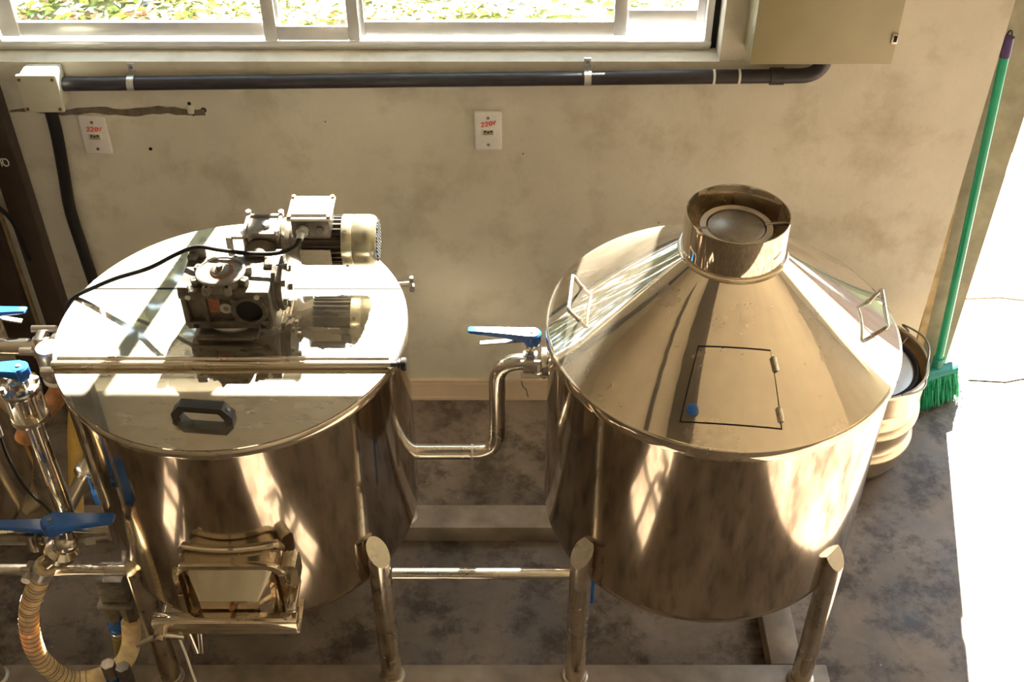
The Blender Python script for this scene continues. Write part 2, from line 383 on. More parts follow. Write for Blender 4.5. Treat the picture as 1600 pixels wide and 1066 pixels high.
tree(-4.0, 6.6, 5.2, 2.7, 2.9, 5000, 'leafy garden tree beyond the lawn, left of the window')
tree(7.0, 13.0, 4.8, 2.6, 2.8, 3000, 'leafy garden tree beyond the lawn, right of the doorway')
gh_ = thing('outbuilding', 'brown garden outbuilding with tiled roof, right of the doorway', 'building', (6.5, 7.2, -0.02))
bw = obj('wall', B().box((3.4, 6.2, -0.05), (10.5, 9.0, 2.6)), 'brown_wall', gh_)
obj('door', B().box((4.6, 6.16, 0.0), (5.5, 6.2, 2.05)), 'post_brown', gh_)
obj('window', B().box((6.6, 6.16, 1.0), (8.0, 6.2, 1.9)), 'aluminium', gh_)
rf = B().add([(3.1, 5.7, 2.5), (10.8, 5.7, 2.5), (10.8, 7.6, 3.5), (3.1, 7.6, 3.5), (10.8, 9.5, 2.5), (3.1, 9.5, 2.5), (3.1, 5.7, 2.42), (10.8, 5.7, 2.42), (10.8, 9.5, 2.42), (3.1, 9.5, 2.42)], [(0, 1, 2, 3), (3, 2, 4, 5), (6, 7, 1, 0), (5, 4, 8, 9), (6, 9, 8, 7), (0, 3, 5, 9, 6), (1, 7, 8, 4, 2)])
obj('roof', rf, 'roof_tile', gh_)
# overhead beam and cable, seen only mirrored in the cone
tag(obj('ceiling_beam', B().bbox((-0.58, -4.6, 3.12), (-0.16, -1.2, 3.4), 0.01), 'dark_beam'), 'dark timber beam under the ceiling over the tanks', 'beam')
tag(obj('ceiling_pipe', B().tube(smooth_path([(-1.15, -1.0, 3.36), (-1.1, -2.2, 3.36), (-1.2, -3.4, 3.36), (-1.15, -4.8, 3.36)]), 0.04, 12), 'conduit'), 'black service pipe along the ceiling beside the beam', 'pipe')

# ------------------------------------------------------------------ dark posts in the left corner
for x0, x1, lab in ((-1.407, -1.338, 'dark brown post nearest the wall socket in the left corner'), (-1.535, -1.455, 'dark brown post at the far left, behind the pale strip')):
    p = B().bbox((x0, -0.05, 0), (x1, 0.0, 3.4), 0.004)
    tag(obj('corner_post', p, 'post_brown'), lab, 'post', 'dark corner posts')
post = [o for o in bpy.data.objects if o.name == 'corner_post'][0]
tx = B()
for pts in ([(-1.399, 0.935), (-1.383, 0.935)], [(-1.391, 0.935), (-1.391, 0.912)],
            [(-1.379 + 0.008 * math.cos(a), 0.9235 + 0.0115 * math.sin(a)) for a in [2 * PI * k / 12 for k in range(13)]]):
    tx.tube([(x + 0.012, -0.0505, z) for x, z in pts], 0.0016, 5)
obj('lettering', tx, 'white_ink', post, label='white letters TO')
tag(obj('wall_strip', B().box((-1.455, -0.012, 0), (-1.447, 0, 3.4)), 'pale_wood'), 'thin pale strip between the two dark corner posts', 'strip')
tag(obj('loose_cable', B().tube(smooth_path([(-1.50, -0.058, 1.1), (-1.49, -0.058, 0.95), (-1.45, -0.058, 0.82), (-1.40, -0.058, 0.74), (-1.385, -0.058, 0.6)]), 0.006, 8), 'black_rubber'), 'black cable looping across the dark corner posts', 'cable')

# ------------------------------------------------------------------ conduit, boxes, outlets, cabinet
cd = thing('wall_conduit', 'long black plastic conduit running along the wall under the window', 'pipe', (-0.18, -0.03, 1.12))
def cz(x): return 1.147 + (x + 1.15) * 0.0125
CY = -0.027
obj('pipe', B().tube([(-1.18, CY, cz(-1.18)), (0.72, CY, cz(0.72))], 0.0185, 20), 'conduit', cd)
obj('elbow', B().tube(elbow_path([(0.70, CY, cz(0.70)), (0.80, CY, cz(0.8)), (0.80, CY, cz(0.8) + 0.12)], 0.06), 0.0195, 20), 'conduit', cd)
obj('coupling', B().cyl((0.665, CY, cz(0.665)), (0.70, CY, cz(0.70)), 0.0225), 'conduit', cd)
for x in (-0.985, 0.195):
    s = B().tube([(x + 0.0, CY + 0.0208 * math.cos(a) , cz(x) + 0.0208 * math.sin(a)) for a in [PI * 0.5 + PI * k / 8 for k in range(9)]], 0.002, 6)
    s = B().lathe([(0.0195, -0.009), (0.0208, -0.009), (0.0208, 0.009), (0.0195, 0.009)], (x, CY, cz(x)), 24, 'x')
    s.bbox((x - 0.009, -0.004, cz(x) + 0.018), (x + 0.009, 0.001, cz(x) + 0.045), 0.002)
    k = obj('saddle_clamp', s, 'galvanised', cd)
    obj('screw', B().cyl((x, -0.007, cz(x) + 0.034), (x, -0.003, cz(x) + 0.034), 0.005, n=12), 'steel_dark', k)
for x in (0.52, 0.585):
    obj('band', B().lathe([(0.0187, -0.003), (0.0196, -0.003), (0.0196, 0.003), (0.0187, 0.003)], (x, CY, cz(x)), 20, 'x'), 'white_rubber', cd)
for x, L in ((-0.85, 0.18), (-0.5, 0.22), (-0.1, 0.25), (0.3, 0.2)):
    obj('printed_line', B().box((x, CY - 0.0188, cz(x) + 0.003), (x + L, CY - 0.0184, cz(x) + 0.0055)), 'conduit', cd)
jb = thing('junction_box', 'square beige plastic junction box at the left end of the black conduit', 'box', (-1.215, 0, 1.05))
obj('body', B().bbox((-1.258, -0.062, 1.094), (-1.162, 0, 1.194), 0.008), 'beige_plastic', jb)
cv = obj('cover', B().bbox((-1.262, -0.076, 1.090), (-1.158, -0.063, 1.198), 0.006), 'beige_plastic', jb)
for x in (-1.252, -1.168):
    for z in (1.102, 1.186): obj('screw', B().cyl((x, -0.0785, z), (x, -0.074, z), 0.0045, n=12), 'rust', cv)
tag(obj('flexible_conduit', B().tube(smooth_path([(-1.216, -0.025, 1.089), (-1.218, -0.025, 1.0), (-1.23, -0.022, 0.88), (-1.243, -0.022, 0.75), (-1.240, -0.022, 0.6), (-1.235, -0.022, 0.4), (-1.235, -0.022, 0.1), (-1.235, -0.022, 0.0)]), 0.0165, 12), 'black_rubber'), 'black flexible conduit dropping from the junction box', 'conduit')
def stroke_text(strokes, ox, oz, s, y, slant, r, rot=0.0):
    mb = B()
    for st_ in strokes:
        pts = []
        for x, z in st_:
            X, Z = (x + slant * z) * s, z * s
            pts.append((ox + X * math.cos(rot) - Z * math.sin(rot), y, oz + X * math.sin(rot) + Z * math.cos(rot)))
        mb.tube(pts, r, 5)
    return mb
two = [(0, 0.8), (0.15, 1), (0.45, 1), (0.55, 0.75), (0.4, 0.5), (0, 0), (0.6, 0.02)]
zero = [(0.3 + 0.28 * math.cos(a), 0.5 + 0.45 * math.sin(a)) for a in [2 * PI * k / 10 for k in range(11)]]
vee = [(0, 0.9), (0.25, 0.05), (0.6, 1.0)]
T220 = [[(x + o, z) for x, z in g_] for o, g_ in ((0, two), (0.85, two), (1.7, zero), (2.5, vee))]
def outlet(cx, cz_, label, rot, t_rot):
    o = thing('power_outlet', label, 'outlet', (cx, 0, cz_ - 0.059), 'white wall outlets')
    M = Matrix.Translation((cx, 0, cz_)) @ Matrix.Rotation(rot, 4, 'Y') @ Matrix.Translation((-cx, 0, -cz_))
    pl = obj('plate', B().bbox((cx - 0.037, -0.011, cz_ - 0.059), (cx + 0.037, 0, cz_ + 0.059), 0.006, 3).xf(M), 'white_plastic', o)
    sk = obj('socket', B().bbox((cx - 0.019, -0.0135, cz_ - 0.012), (cx + 0.019, -0.009, cz_ + 0.010), 0.003).xf(M), 'white_plastic', o)
    obj('recess', B().bbox((cx - 0.014, -0.0142, cz_ - 0.009), (cx + 0.014, -0.0128, cz_ + 0.005), 0.002).xf(M), 'cabinet_paint', sk)
    for dx in (-0.008, 0, 0.008): obj('pin_hole', B().cyl((cx + dx, -0.0146, cz_ - 0.001 + abs(dx) * 0.3), (cx + dx, -0.013, cz_ - 0.001 + abs(dx) * 0.3), 0.0026, n=10).xf(M), 'void_black', sk)
    for dz in (-0.041, 0.041): obj('screw', B().cyl((cx, -0.0125, cz_ + dz), (cx, -0.009, cz_ + dz), 0.0042, n=12).xf(M), 'steel_dark', pl)
    obj('lettering', stroke_text(T220, cx - 0.018, cz_ + 0.014, 0.0125, -0.0115, 0.15, 0.0016, t_rot).xf(M), 'orange_ink', pl, label='handwritten orange 220v')
outlet(-1.123, 0.983, 'white socket plate marked 220v beside the junction box', 0.02, 0.0)
outlet(-0.064, 0.996, 'white socket plate marked 220v in the middle of the wall', 0.0, 0.18)
cb = thing('electrical_cabinet', 'olive beige metal cabinet on the wall right of the window', 'cabinet', (0.77, 0, 1.235))
obj('body', B().bbox((0.592, -0.085, 1.24), (0.945, 0, 1.75), 0.004), 'cabinet_paint', cb)
dr = obj('door', B().bbox((0.592, -0.103, 1.243), (0.946, -0.088, 1.748), 0.003), 'cabinet_paint', cb)
lt = obj('latch', B().bbox((0.930, -0.107, 1.300), (0.946, -0.102, 1.328), 0.002), 'steel_dull', dr)
obj('latch_slot', B().box((0.935, -0.108, 1.306), (0.943, -0.1065, 1.322)), 'void_black', lt)

# ------------------------------------------------------------------ skid under the tanks
def beam(mb, lo, hi): return mb.bbox(lo, hi, 0.004)
sk = thing('steel_skid', 'low welded steel skid frame under the tanks', 'frame', (-0.5, -0.82, 0))
obj('beam', beam(B(), (-2.1, -1.145, 0), (0.80, -1.046, 0.06)), 'beam_steel', sk)
obj('beam', beam(B(), (-2.1, -0.597, 0), (0.80, -0.511, 0.06)), 'beam_steel', sk)
obj('cross_beam', beam(B(), (0.66, -1.044, 0), (0.74, -0.599, 0.058)), 'beam_steel', sk)
obj('cross_beam', beam(B(), (-0.93, -1.044, 0), (-0.85, -0.599, 0.058)), 'beam_steel', sk)

# ------------------------------------------------------------------ tanks
def leg(parent, C, x, y, r=0.0255, top=0.548):
    c = Vector((x, y, 0)); d = (c - Vector((C[0], C[1], 0))).normalized()
    n = 28; rings = []
    for k in range(2):
        ring = []
        for i in range(n):
            t = 2 * PI * i / n; o = Vector((math.cos(t), math.sin(t), 0)) * r
            ring.append(c + o + Vector((0, 0, 0.06 if k == 0 else top - o.dot(d) * 1.25)))
        rings.append(ring)
    l = obj('leg', B().ringloft(rings), 'steel_tube', parent)
    if top > 0.5:
        q = c - d * 0.018; M = Matrix.Translation((q.x, q.y, 0)) @ Matrix.Rotation(math.atan2(d.y, d.x), 4, 'Z')
        obj('weld_pad', B().bbox((-0.022, -0.010, 0.47), (0.004, 0.010, top - 0.01), 0.003, 2, M), 'steel_tube', l)
    obj('foot_flange', B().lathe([(0.0, 0.0605), (0.033, 0.0605), (0.033, 0.064), (0.0275, 0.068), (0, 0.068)], c, 28), 'steel_dull', l)
def shell_profile(R, ztop, zb=0.41):
    p = [(R, ztop), (R, zb + 0.05)]
    for k in range(1, 9):
        a = PI / 2 * k / 8; p.append((R - 0.055 * (1 - math.cos(a)), zb + 0.05 - 0.055 * math.sin(a)))
    p += [(R * 0.6, zb - 0.022), (R * 0.3, zb - 0.035), (0.0, zb - 0.04)]
    return p
def circle_strip(C, R, ya, yb, n=64):
    """polygon of the disc between two chords"""
    pts = []
    a0 = math.asin(max(-1, min(1, (ya - C[1]) / R))); a1 = math.asin(max(-1, min(1, (yb - C[1]) / R)))
    for k in range(n + 1): a = a0 + (a1 - a0) * k / n; pts.append((C[0] + R * math.cos(a), C[1] + R * math.sin(a)))
    for k in range(n + 1): a = a1 + (a0 - a1) * k / n; pts.append((C[0] - R * math.cos(a), C[1] + R * math.sin(a)))
    out = []
    for p in pts:
        if not out or (Vector(p) - Vector(out[-1])).length > 1e-5: out.append(p)
    if (Vector(out[0]) - Vector(out[-1])).length < 1e-5: out.pop()
    return out
C1 = (-0.605, -0.82); R1 = 0.374
t1 = thing('mash_tank', 'flat lidded stainless tank with gear motor on top, left of the cone lidded one', 'tank', (C1[0], C1[1], 0.06))
obj('shell', B().lathe(shell_profile(R1, 0.996), (*C1, 0), 160), 'steel_shell', t1, 30)
obj('rim_band', B().lathe([(R1 - 0.002, 0.974), (R1 + 0.004, 0.9745), (R1 + 0.0045, 0.9955), (R1 + 0.002, 0.9972), (R1 - 0.004, 0.9972)], (*C1, 0), 160), 'steel_cone', t1, 60)
for ya, yb in ((-0.6935, -0.40), (-0.945, -0.696), (-1.25, -0.9475)):
    obj('lid_panel', B().prism(circle_strip(C1, R1 + 0.003, max(ya, C1[1] - R1 - 0.003), min(yb, C1[1] + R1 + 0.003)), 0.9975, 1.001), 'steel_lid', t1)
obj('seam', B().box((C1[0] - 0.355, -0.6965, 0.9985), (C1[0] + 0.355, -0.6925, 1.0022)), 'black_rubber', t1)
hb = obj('hinge_bar', B().cyl((-0.957, -0.957, 1.0075), (-0.252, -0.957, 1.0075), 0.0085, n=28), 'steel_cone', t1)
obj('hinge_bar', B().cyl((-0.950, -0.940, 1.0065), (-0.256, -0.940, 1.0065), 0.0075, n=28), 'steel_tube', t1)
obj('knob', B().lathe([(0, 0), (0.006, 0), (0.006, 0.012), (0.0095, 0.014), (0.0095, 0.02), (0.014, 0.022), (0.015, 0.030), (0.013, 0.033), (0, 0.034)], (-0.252, -0.957, 1.0085), 24, 'x'), 'black_plastic', hb)
obj('stud', B().cyl((-0.985, -0.955, 0.985), (-0.955, -0.955, 0.985), 0.011, n=16), 'steel_tube', t1)
for x, y, h_ in ((-0.302, -1.080, 0.548), (-0.858, -1.084, 0.525), (-0.302, -0.556, 0.548), (-0.875, -0.556, 0.548)): leg(t1, C1, x, y, top=h_)
# lid handle
h = B(); L = 0.062; hc = Vector((-0.613, -1.105, 1.001))
prof = [(-L, 0), (-L, 0.014), (-L + 0.018, 0.036), (L - 0.018, 0.036), (L, 0.014), (L, 0), (L - 0.017, 0), (L - 0.017, 0.008), (L - 0.027, 0.022), (-L + 0.027, 0.022), (-L + 0.017, 0.008), (-L + 0.017, 0)]
nP = len(prof)
h.add([hc + Vector((x, y, z)) for y in (-0.012, 0.012) for x, z in prof], [(i, (i + 1) % nP, nP + (i + 1) % nP, nP + i) for i in range(nP)] +
      [q for s_ in (0, nP) for q in ((s_ + 0, s_ + 1, s_ + 10, s_ + 11), (s_ + 1, s_ + 2, s_ + 9, s_ + 10), (s_ + 2, s_ + 3, s_ + 8, s_ + 9), (s_ + 3, s_ + 4, s_ + 7, s_ + 8), (s_ + 4, s_ + 5, s_ + 6, s_ + 7))])
ha = obj('lid_handle', h.xf(Matrix.Translation(hc) @ Matrix.Rotation(-0.10, 4, 'Z') @ Matrix.Translation(-hc)), 'black_plastic', t1)
for s_ in (-1, 1):
    p = hc + Vector((s_ * (L - 0.009) , -s_ * (L - 0.009) * -0.10 * -1, 0)); nrm = Vector((s_ * 0.77, 0, 0.63))
    q = p + Vector((0, 0, 0.0255)); obj('screw_recess', B().cyl(q - nrm * 0.001, q + nrm * 0.0012, 0.0045, n=12), 'steel_dark', ha)
# clamp bolts on the far right of the lid
bt = obj('lid_clamp', B().cyl((-0.262, -0.66, 0.985), (-0.228, -0.655, 0.985), 0.006, n=14), 'steel_tube', t1)
obj('wing_nut', B().bbox((-0.234, -0.664, 0.990), (-0.224, -0.652, 1.006), 0.003).bbox((-0.234, -0.668, 0.968), (-0.222, -0.655, 0.986), 0.003), 'steel_dark', bt)
# side manway
mw = obj('manway', B().add([], []), 'steel_shell', t1) if False else None
def rrect(x0, x1, z0, z1, r, y, n=6):
    pts = []
    for cx, cz_, a0 in ((x1 - r, z1 - r, 0), (x0 + r, z1 - r, 90), (x0 + r, z0 + r, 180), (x1 - r, z0 + r, 270)):
        for k in range(n + 1):
            a = math.radians(a0 + 90 * k / n); pts.append(Vector((cx + r * math.cos(a), y, cz_ + r * math.sin(a))))
    return pts
MX0, MX1, MZ0, MZ1 = -0.712, -0.476, 0.47, 0.695
neck = B().ringloft([rrect(MX0 + 0.012, MX1 - 0.012, MZ0 + 0.012, MZ1 - 0.004, 0.03, -1.10), rrect(MX0 + 0.008, MX1 - 0.008, MZ0 + 0.008, MZ1 - 0.004, 0.03, -1.224)], False)
neck.ringloft([rrect(MX0 + 0.022, MX1 - 0.022, MZ0 + 0.022, MZ1 - 0.016, 0.025, -1.224), rrect(MX0 + 0.022, MX1 - 0.022, MZ0 + 0.022, MZ1 - 0.016, 0.025, -1.16)], False)
mw = obj('manway_neck', neck, 'steel_cone', t1)
wp = []
for i in range(25):
    x = MX0 + 0.010 + (MX1 - MX0 - 0.02) * i / 24; yy = C1[1] - math.sqrt(R1 ** 2 - (x - C1[0]) ** 2)
    wp.append((x, yy - 0.003, MZ1 + 0.004 - (0.018 if i in (0, 24) else 0)))
obj('weld_bead', B().tube(wp, 0.006, 8), 'steel_cone', mw)
fl = B().ringloft([rrect(MX0, MX1, MZ0, MZ1, 0.035, -1.222), rrect(MX0 - 0.002, MX1 + 0.002, MZ0 - 0.002, MZ1 + 0.002, 0.036, -1.228), rrect(MX0, MX1, MZ0, MZ1, 0.035, -1.236), rrect(MX0 + 0.012, MX1 - 0.012, MZ0 + 0.012, MZ1 - 0.012, 0.03, -1.236), rrect(MX0 + 0.012, MX1 - 0.012, MZ0 + 0.012, MZ1 - 0.012, 0.03, -1.215)], False)
obj('manway_flange', fl, 'steel_cone', mw)
dcx = (MX0 + MX1) / 2; dcz = 0.59
dd = B().ringloft([rrect(dcx - 0.10, dcx + 0.10, dcz - 0.088, dcz + 0.088, 0.02, -1.205, 3), rrect(dcx - 0.092, dcx + 0.092, dcz - 0.08, dcz + 0.08, 0.012, -1.222, 3), rrect(dcx - 0.062, dcx + 0.062, dcz - 0.035, dcz + 0.030, 0.003, -1.268, 3)])
door = obj('manway_door', dd, 'steel_cone', t1, 20)
obj('bolt', B().cyl((dcx + 0.004, -1.277, dcz + 0.012), (dcx + 0.004, -1.266, dcz + 0.012), 0.006, n=12), 'rust', door)
cbm = B().bbox((-0.757, -1.300, 0.548), (-0.452, -1.294, 0.586), 0.002).bbox((-0.757, -1.298, 0.582), (-0.452, -1.272, 0.588), 0.002).bbox((-0.757, -1.298, 0.546), (-0.452, -1.272, 0.551), 0.002)
cbar = obj('clamp_bar', cbm, 'steel_cone', t1)
obj('pivot_bolt', B().cyl((-0.472, -1.284, 0.586), (-0.472, -1.284, 0.597), 0.008, n=12), 'steel_tube', cbar)
hg = B()
for z_ in (0.60, 0.528): obj('hinge_lug', B().bbox((-0.474, -1.285, z_), (-0.452, -1.20, z_ + 0.012), 0.004), 'steel_tube', mw)
hg2 = B().ringloft([rrect(-0.482, -0.448, 0.625, 0.69, 0.012, -1.232), rrect(-0.482, -0.448, 0.625, 0.69, 0.012, -1.19)])
obj('hinge_lug', hg2, 'steel_tube', mw)
th = B().cyl((-0.738, -1.33, 0.566), (-0.738, -1.24, 0.566), 0.007, n=14).cyl((-0.738, -1.322, 0.566), (-0.738, -1.300, 0.566), 0.013, n=16)
th.cyl((-0.738, -1.313, 0.566), (-0.792, -1.318, 0.536), 0.0065, 0.006, 12).cyl((-0.738, -1.313, 0.566), (-0.692, -1.310, 0.552), 0.0065, 0.006, 12)
obj('wing_screw', th, 'steel_tube', cbar)
dl = B().tube([(-0.690, -1.285, 0.545), (-0.682, -1.29, 0.47)], 0.006, 10).tube([(-0.665, -1.285, 0.545), (-0.672, -1.29, 0.47)], 0.006, 10)
obj('swing_rod', dl, 'steel_tube', mw)

C2 = (0.455, -0.82); R2 = 0.378
CZ0, CZ1, CR1 = 1.0, 1.204, 0.106
t2 = thing('brew_kettle', 'stainless tank with cone lid and chimney collar, right of the flat lidded one', 'tank', (C2[0], C2[1], 0.06))
obj('shell', B().lathe(shell_profile(R2 - 0.003, 0.992), (*C2, 0), 160), 'steel_shell', t2, 30)
obj('rim_band', B().lathe([(R2 - 0.004, 0.972), (R2 + 0.003, 0.9725), (R2 + 0.0035, 0.998), (R2 + 0.002, 1.0005), (R2 - 0.004, 1.002)], (*C2, 0), 160), 'steel_cone', t2, 60)
cone = obj('cone_lid', B().lathe([(R2, CZ0), (CR1, CZ1)], (*C2, 0), 200), 'steel_cone', t2)
def cp(th, r, off=0.0):
    """point on the cone, raised by off along its normal"""
    k = (CZ1 - CZ0) / (R2 - CR1); n = Vector((k, 1)).normalized()
    rr = r + n[0] * off; z = CZ0 + (R2 - r) * k + n[1] * off
    return Vector((C2[0] + rr * math.cos(th), C2[1] + rr * math.sin(th), z))
def cone_patch(cor, off, thick, n=14):
    """quad on the cone from (theta, r) corners TL TR BR BL"""
    vs = []; fs = []
    for lay in (off, off - thick):
        for i in range(n + 1):
            for j in range(n + 1):
                u, v_ = j / n, i / n
                a = [(1 - u) * cor[0][k] + u * cor[1][k] for k in (0, 1)]; b_ = [(1 - u) * cor[3][k] + u * cor[2][k] for k in (0, 1)]
                th_ = (1 - v_) * a[0] + v_ * b_[0]; r_ = (1 - v_) * a[1] + v_ * b_[1]
                half = abs(cor[1][0] - cor[0][0]) / 2; mid = (cor[0][0] + cor[1][0]) / 2
                k_ = math.cos(math.radians(half)) / math.cos(math.radians(min(half, abs(th_ - mid))))
                vs.append(cp(math.radians(th_), r_ * (0.35 + 0.65 * k_), lay))
    N = (n + 1) ** 2
    for i in range(n):
        for j in range(n):
            q = i * (n + 1) + j; fs.append((q, q + 1, q + n + 2, q + n + 1)); fs.append((N + q, N + q + n + 1, N + q + n + 2, N + q + 1))
    edge = [j for j in range(n + 1)] + [i * (n + 1) + n for i in range(1, n + 1)] + [n * (n + 1) + j for j in range(n - 1, -1, -1)] + [i * (n + 1) for i in range(n - 1, 0, -1)]
    for a, b_ in zip(edge, edge[1:] + edge[:1]): fs.append((a, b_, N + b_, N + a))
    return B().add(vs, fs)
HC = [(-112.5, 0.223), (-76.3, 0.224), (-78.9, 0.349), (-111.1, 0.346)]
grow = [(-113.2, 0.2205), (-75.8, 0.2215), (-78.4, 0.352), (-111.7, 0.349)]
obj('hatch_gap', cone_patch(grow, 0.0009, 0.002), 'void_black', cone)
hatch = obj('hatch', cone_patch(HC, 0.0024, 0.002), 'steel_cone', t2)
for th_, r_ in ((-75.9, 0.246), (-78.3, 0.326)):
    a = math.radians(th_); p0, p1 = cp(a, r_ - 0.011, 0.006), cp(a, r_ + 0.011, 0.006)
    k = obj('hinge', B().cyl(p0, p1, 0.0058, n=16), 'steel_tube', hatch)
    obj('hinge_pin', B().cyl(p0 + (p0 - p1) * 0.08, p1 + (p1 - p0) * 0.08, 0.003, n=10), 'steel_dark', k)
p = cp(math.radians(-108.3), 0.324); nn = (cp(math.radians(-108.3), 0.324, 1) - p).normalized()
kb = obj('hatch_knob', B().tube([p, p + nn * 0.008, p + nn * 0.009, p + nn * 0.015, p + nn * 0.019, p + nn * 0.020], [0.005, 0.005, 0.010, 0.012, 0.010, 0.004], 20), 'blue_plastic', hatch)
def cone_handle(a0, r0, a1, r1, h_):
    A, Bq = cp(math.radians(a0), r0), cp(math.radians(a1), r1)
    n_ = ((cp(math.radians(a0), r0, 1) - A) + (cp(math.radians(a1), r1, 1) - Bq)).normalized()
    A2 = A + n_ * h_ + (A - Bq) * 0.06; B2 = Bq + n_ * h_ + (Bq - A) * 0.06
    o = obj('lid_grip', B().tube(elbow_path([A - n_ * 0.002, A2, B2, Bq - n_ * 0.002], 0.008), 0.0042, 12), 'steel_tube', t2)
    for q in (A, Bq): obj('weld', B().cyl(q - n_ * 0.001, q + n_ * 0.004, 0.0068, 0.005, 14), 'steel_tube', o)
cone_handle(167.9, 0.309, -173.4, 0.316, 0.038)
cone_handle(4.5, 0.317, -16.8, 0.313, 0.038)
col = obj('chimney_collar', B().lathe([(0.1065, 1.199), (0.1055, 1.293), (0.1052, 1.2945), (0.1030, 1.2945), (0.1025, 1.293), (0.1035, 1.20)], (*C2, 0), 120), 'steel_cone', t2, 50)
obj('weld_bead', B().torus((*C2, 1.205), 0.1085, 0.0055, 96, 10), 'steel_cone', col)
obj('inner_tube', B().lathe([(0.074, 1.20), (0.074, 1.262), (0.0735, 1.2635), (0.061, 1.2635), (0.0605, 1.262), (0.0605, 1.20)], (*C2, 0), 80), 'steel_dull', t2, 50)
obj('damper_disc', B().lathe([(0, 1.2625), (0.056, 1.2625), (0.058, 1.261), (0.058, 1.258), (0, 1.258)], (*C2, 0), 64), 'steel_dark', t2, 50)
obj('collar_floor', B().lathe([(0.074, 1.212), (0.103, 1.212)], (*C2, 0), 64), 'steel_dark', t2)
obj('damper_stub', B().cyl((C2[0] - 0.1, C2[1] - 0.01, 1.262), (C2[0] - 0.058, C2[1] - 0.006, 1.262), 0.004, n=10), 'steel_dark', t2); obj('damper_stub', B().cyl((C2[0] + 0.058, C2[1] + 0.006, 1.262), (C2[0] + 0.111, C2[1] + 0.012, 1.262), 0.004, n=10), 'steel_dark', t2)
for x, y in ((0.158, -1.082), (0.726, -1.088), (0.17, -0.556), (0.735, -0.556)): leg(t2, C2, x, y)
# bottom valve under the kettle, only its blue lever shows
bv = obj('outlet_valve', B().cyl((0.27, -0.86, 0.30), (0.27, -0.86, 0.40), 0.022, n=20), 'steel_tube', t2)
obj('valve_lever', B().bbox((0.196, -0.905, 0.12), (0.212, -0.885, 0.31), 0.004).bbox((0.196, -0.905, 0.30), (0.275, -0.85, 0.325), 0.006), 'blue_plastic', bv)

# tank at the left edge of the frame
C3 = (-1.572, -0.82)
t3 = thing('edge_tank', 'stainless tank whose rounded side just enters at the left edge', 'tank', (C3[0], C3[1], 0.06))
obj('shell', B().lathe(shell_profile(R1, 0.996), (*C3, 0), 128), 'steel_shell', t3, 30)
obj('rim_band', B().lathe([(R1 - 0.002, 0.978), (R1 + 0.004, 0.979), (R1 + 0.005, 0.992), (R1 - 0.004, 0.997)], (*C3, 0), 128), 'steel_cone', t3, 60)
obj('lid_panel', B().prism(circle_strip(C3, R1 + 0.003, C3[1] - R1 - 0.003, C3[1] + R1 + 0.003), 0.9975, 1.001), 'steel_lid', t3)
for x in (-1.844, -1.300):
    for y in (-1.085, -0.556): leg(t3, C3, x, y)

# tie bars between the legs
def tie(x0, x1, z, lab):
    tag(obj('tie_bar', B().cyl((x0, -1.084, z), (x1, -1.084, z), 0.0135, n=24), 'steel_tube'), lab, 'bar')
tie(-0.2735, 0.1315, 0.476, 'round steel tie bar between the legs of the two main tanks')
tie(-1.273, -0.880, 0.490, 'round steel tie bar behind the tan hose at lower left')

# ------------------------------------------------------------------ valves and piping
def lever(parent, base, d, L, mat='blue_plastic', h0=0.030, trig=True, w_=0.022):
    """moulded lever: hub over the stem, tapering arm along d, and the steel trigger bar beneath"""
    d = Vector(d).normalized(); s_ = Vector((0, 0, 1)).cross(d).normalized(); b_ = Vector(base); u = Vector((0, 0, 1))
    hub = B().lathe([(0, -0.004), (0.017, -0.004), (0.020, 0.004), (0.020, h0 - 0.004), (0.016, h0), (0, h0)], b_, 24)
    rings = []
    for t, hw, zl, zh in ((0.0, w_ * 0.85, 0.004, h0 - 0.001), (0.2, w_ * 0.75, h0 * 0.35, h0), (0.45, w_ * 0.62, h0 * 0.55, h0 + 0.001), (0.75, w_ * 0.55, h0 * 0.70, h0 + 0.002), (0.97, w_ * 0.5, h0 * 0.80, h0 + 0.002), (1.0, w_ * 0.4, h0 * 0.86, h0 + 0.000)):
        c_ = b_ + d * (L * t); z0, z1 = zl, zh; e = 0.003
        rings.append([c_ + s_ * x + u * z for x, z in ((-hw, z0 + e), (-hw + e, z0), (hw - e, z0), (hw, z0 + e), (hw, z1 - e), (hw - e, z1), (-hw + e, z1), (-hw, z1 - e))])
    hub.ringloft(rings)
    o = obj('lever', hub, mat, parent)
    obj('pivot_screw', B().cyl(b_ + u * (h0 - 0.001), b_ + u * (h0 + 0.002), 0.005, n=12), 'steel_dark', o)
    if trig:
        q0 = b_ + d * 0.022 + u * 0.004; q1 = b_ + d * (L * 0.82) - u * 0.010
        rg = [[p_ + s_ * x + u * z for x, z in ((-0.006, -0.002), (0.006, -0.002), (0.006, 0.002), (-0.006, 0.002))] for p_ in (q0, q1)]
        obj('trigger', B().ringloft(rg), 'steel_tube', o)
    return o
def clamp(parent, c, ax, r=0.033, wing=(0, 0, -1)):
    """tri-clamp band with wing bolt"""
    c = Vector(c); ax = Vector(ax).normalized(); wv = Vector(wing).normalized()
    o = obj('clamp_band', B().tube([c - ax * 0.009, c - ax * 0.006, c + ax * 0.006, c + ax * 0.009], [r * 0.86, r, r, r * 0.86], 28), 'steel_tube', parent)
    p0 = c + wv * r; side = ax.cross(wv)
    obj('wing_bolt', B().cyl(p0 + side * 0.016, p0 - side * 0.016, 0.006, n=12).tube([p0 - side * 0.012 - ax * 0.014, p0 - side * 0.012 + ax * 0.014], 0.005, 10), 'steel_tube', o)
    return o
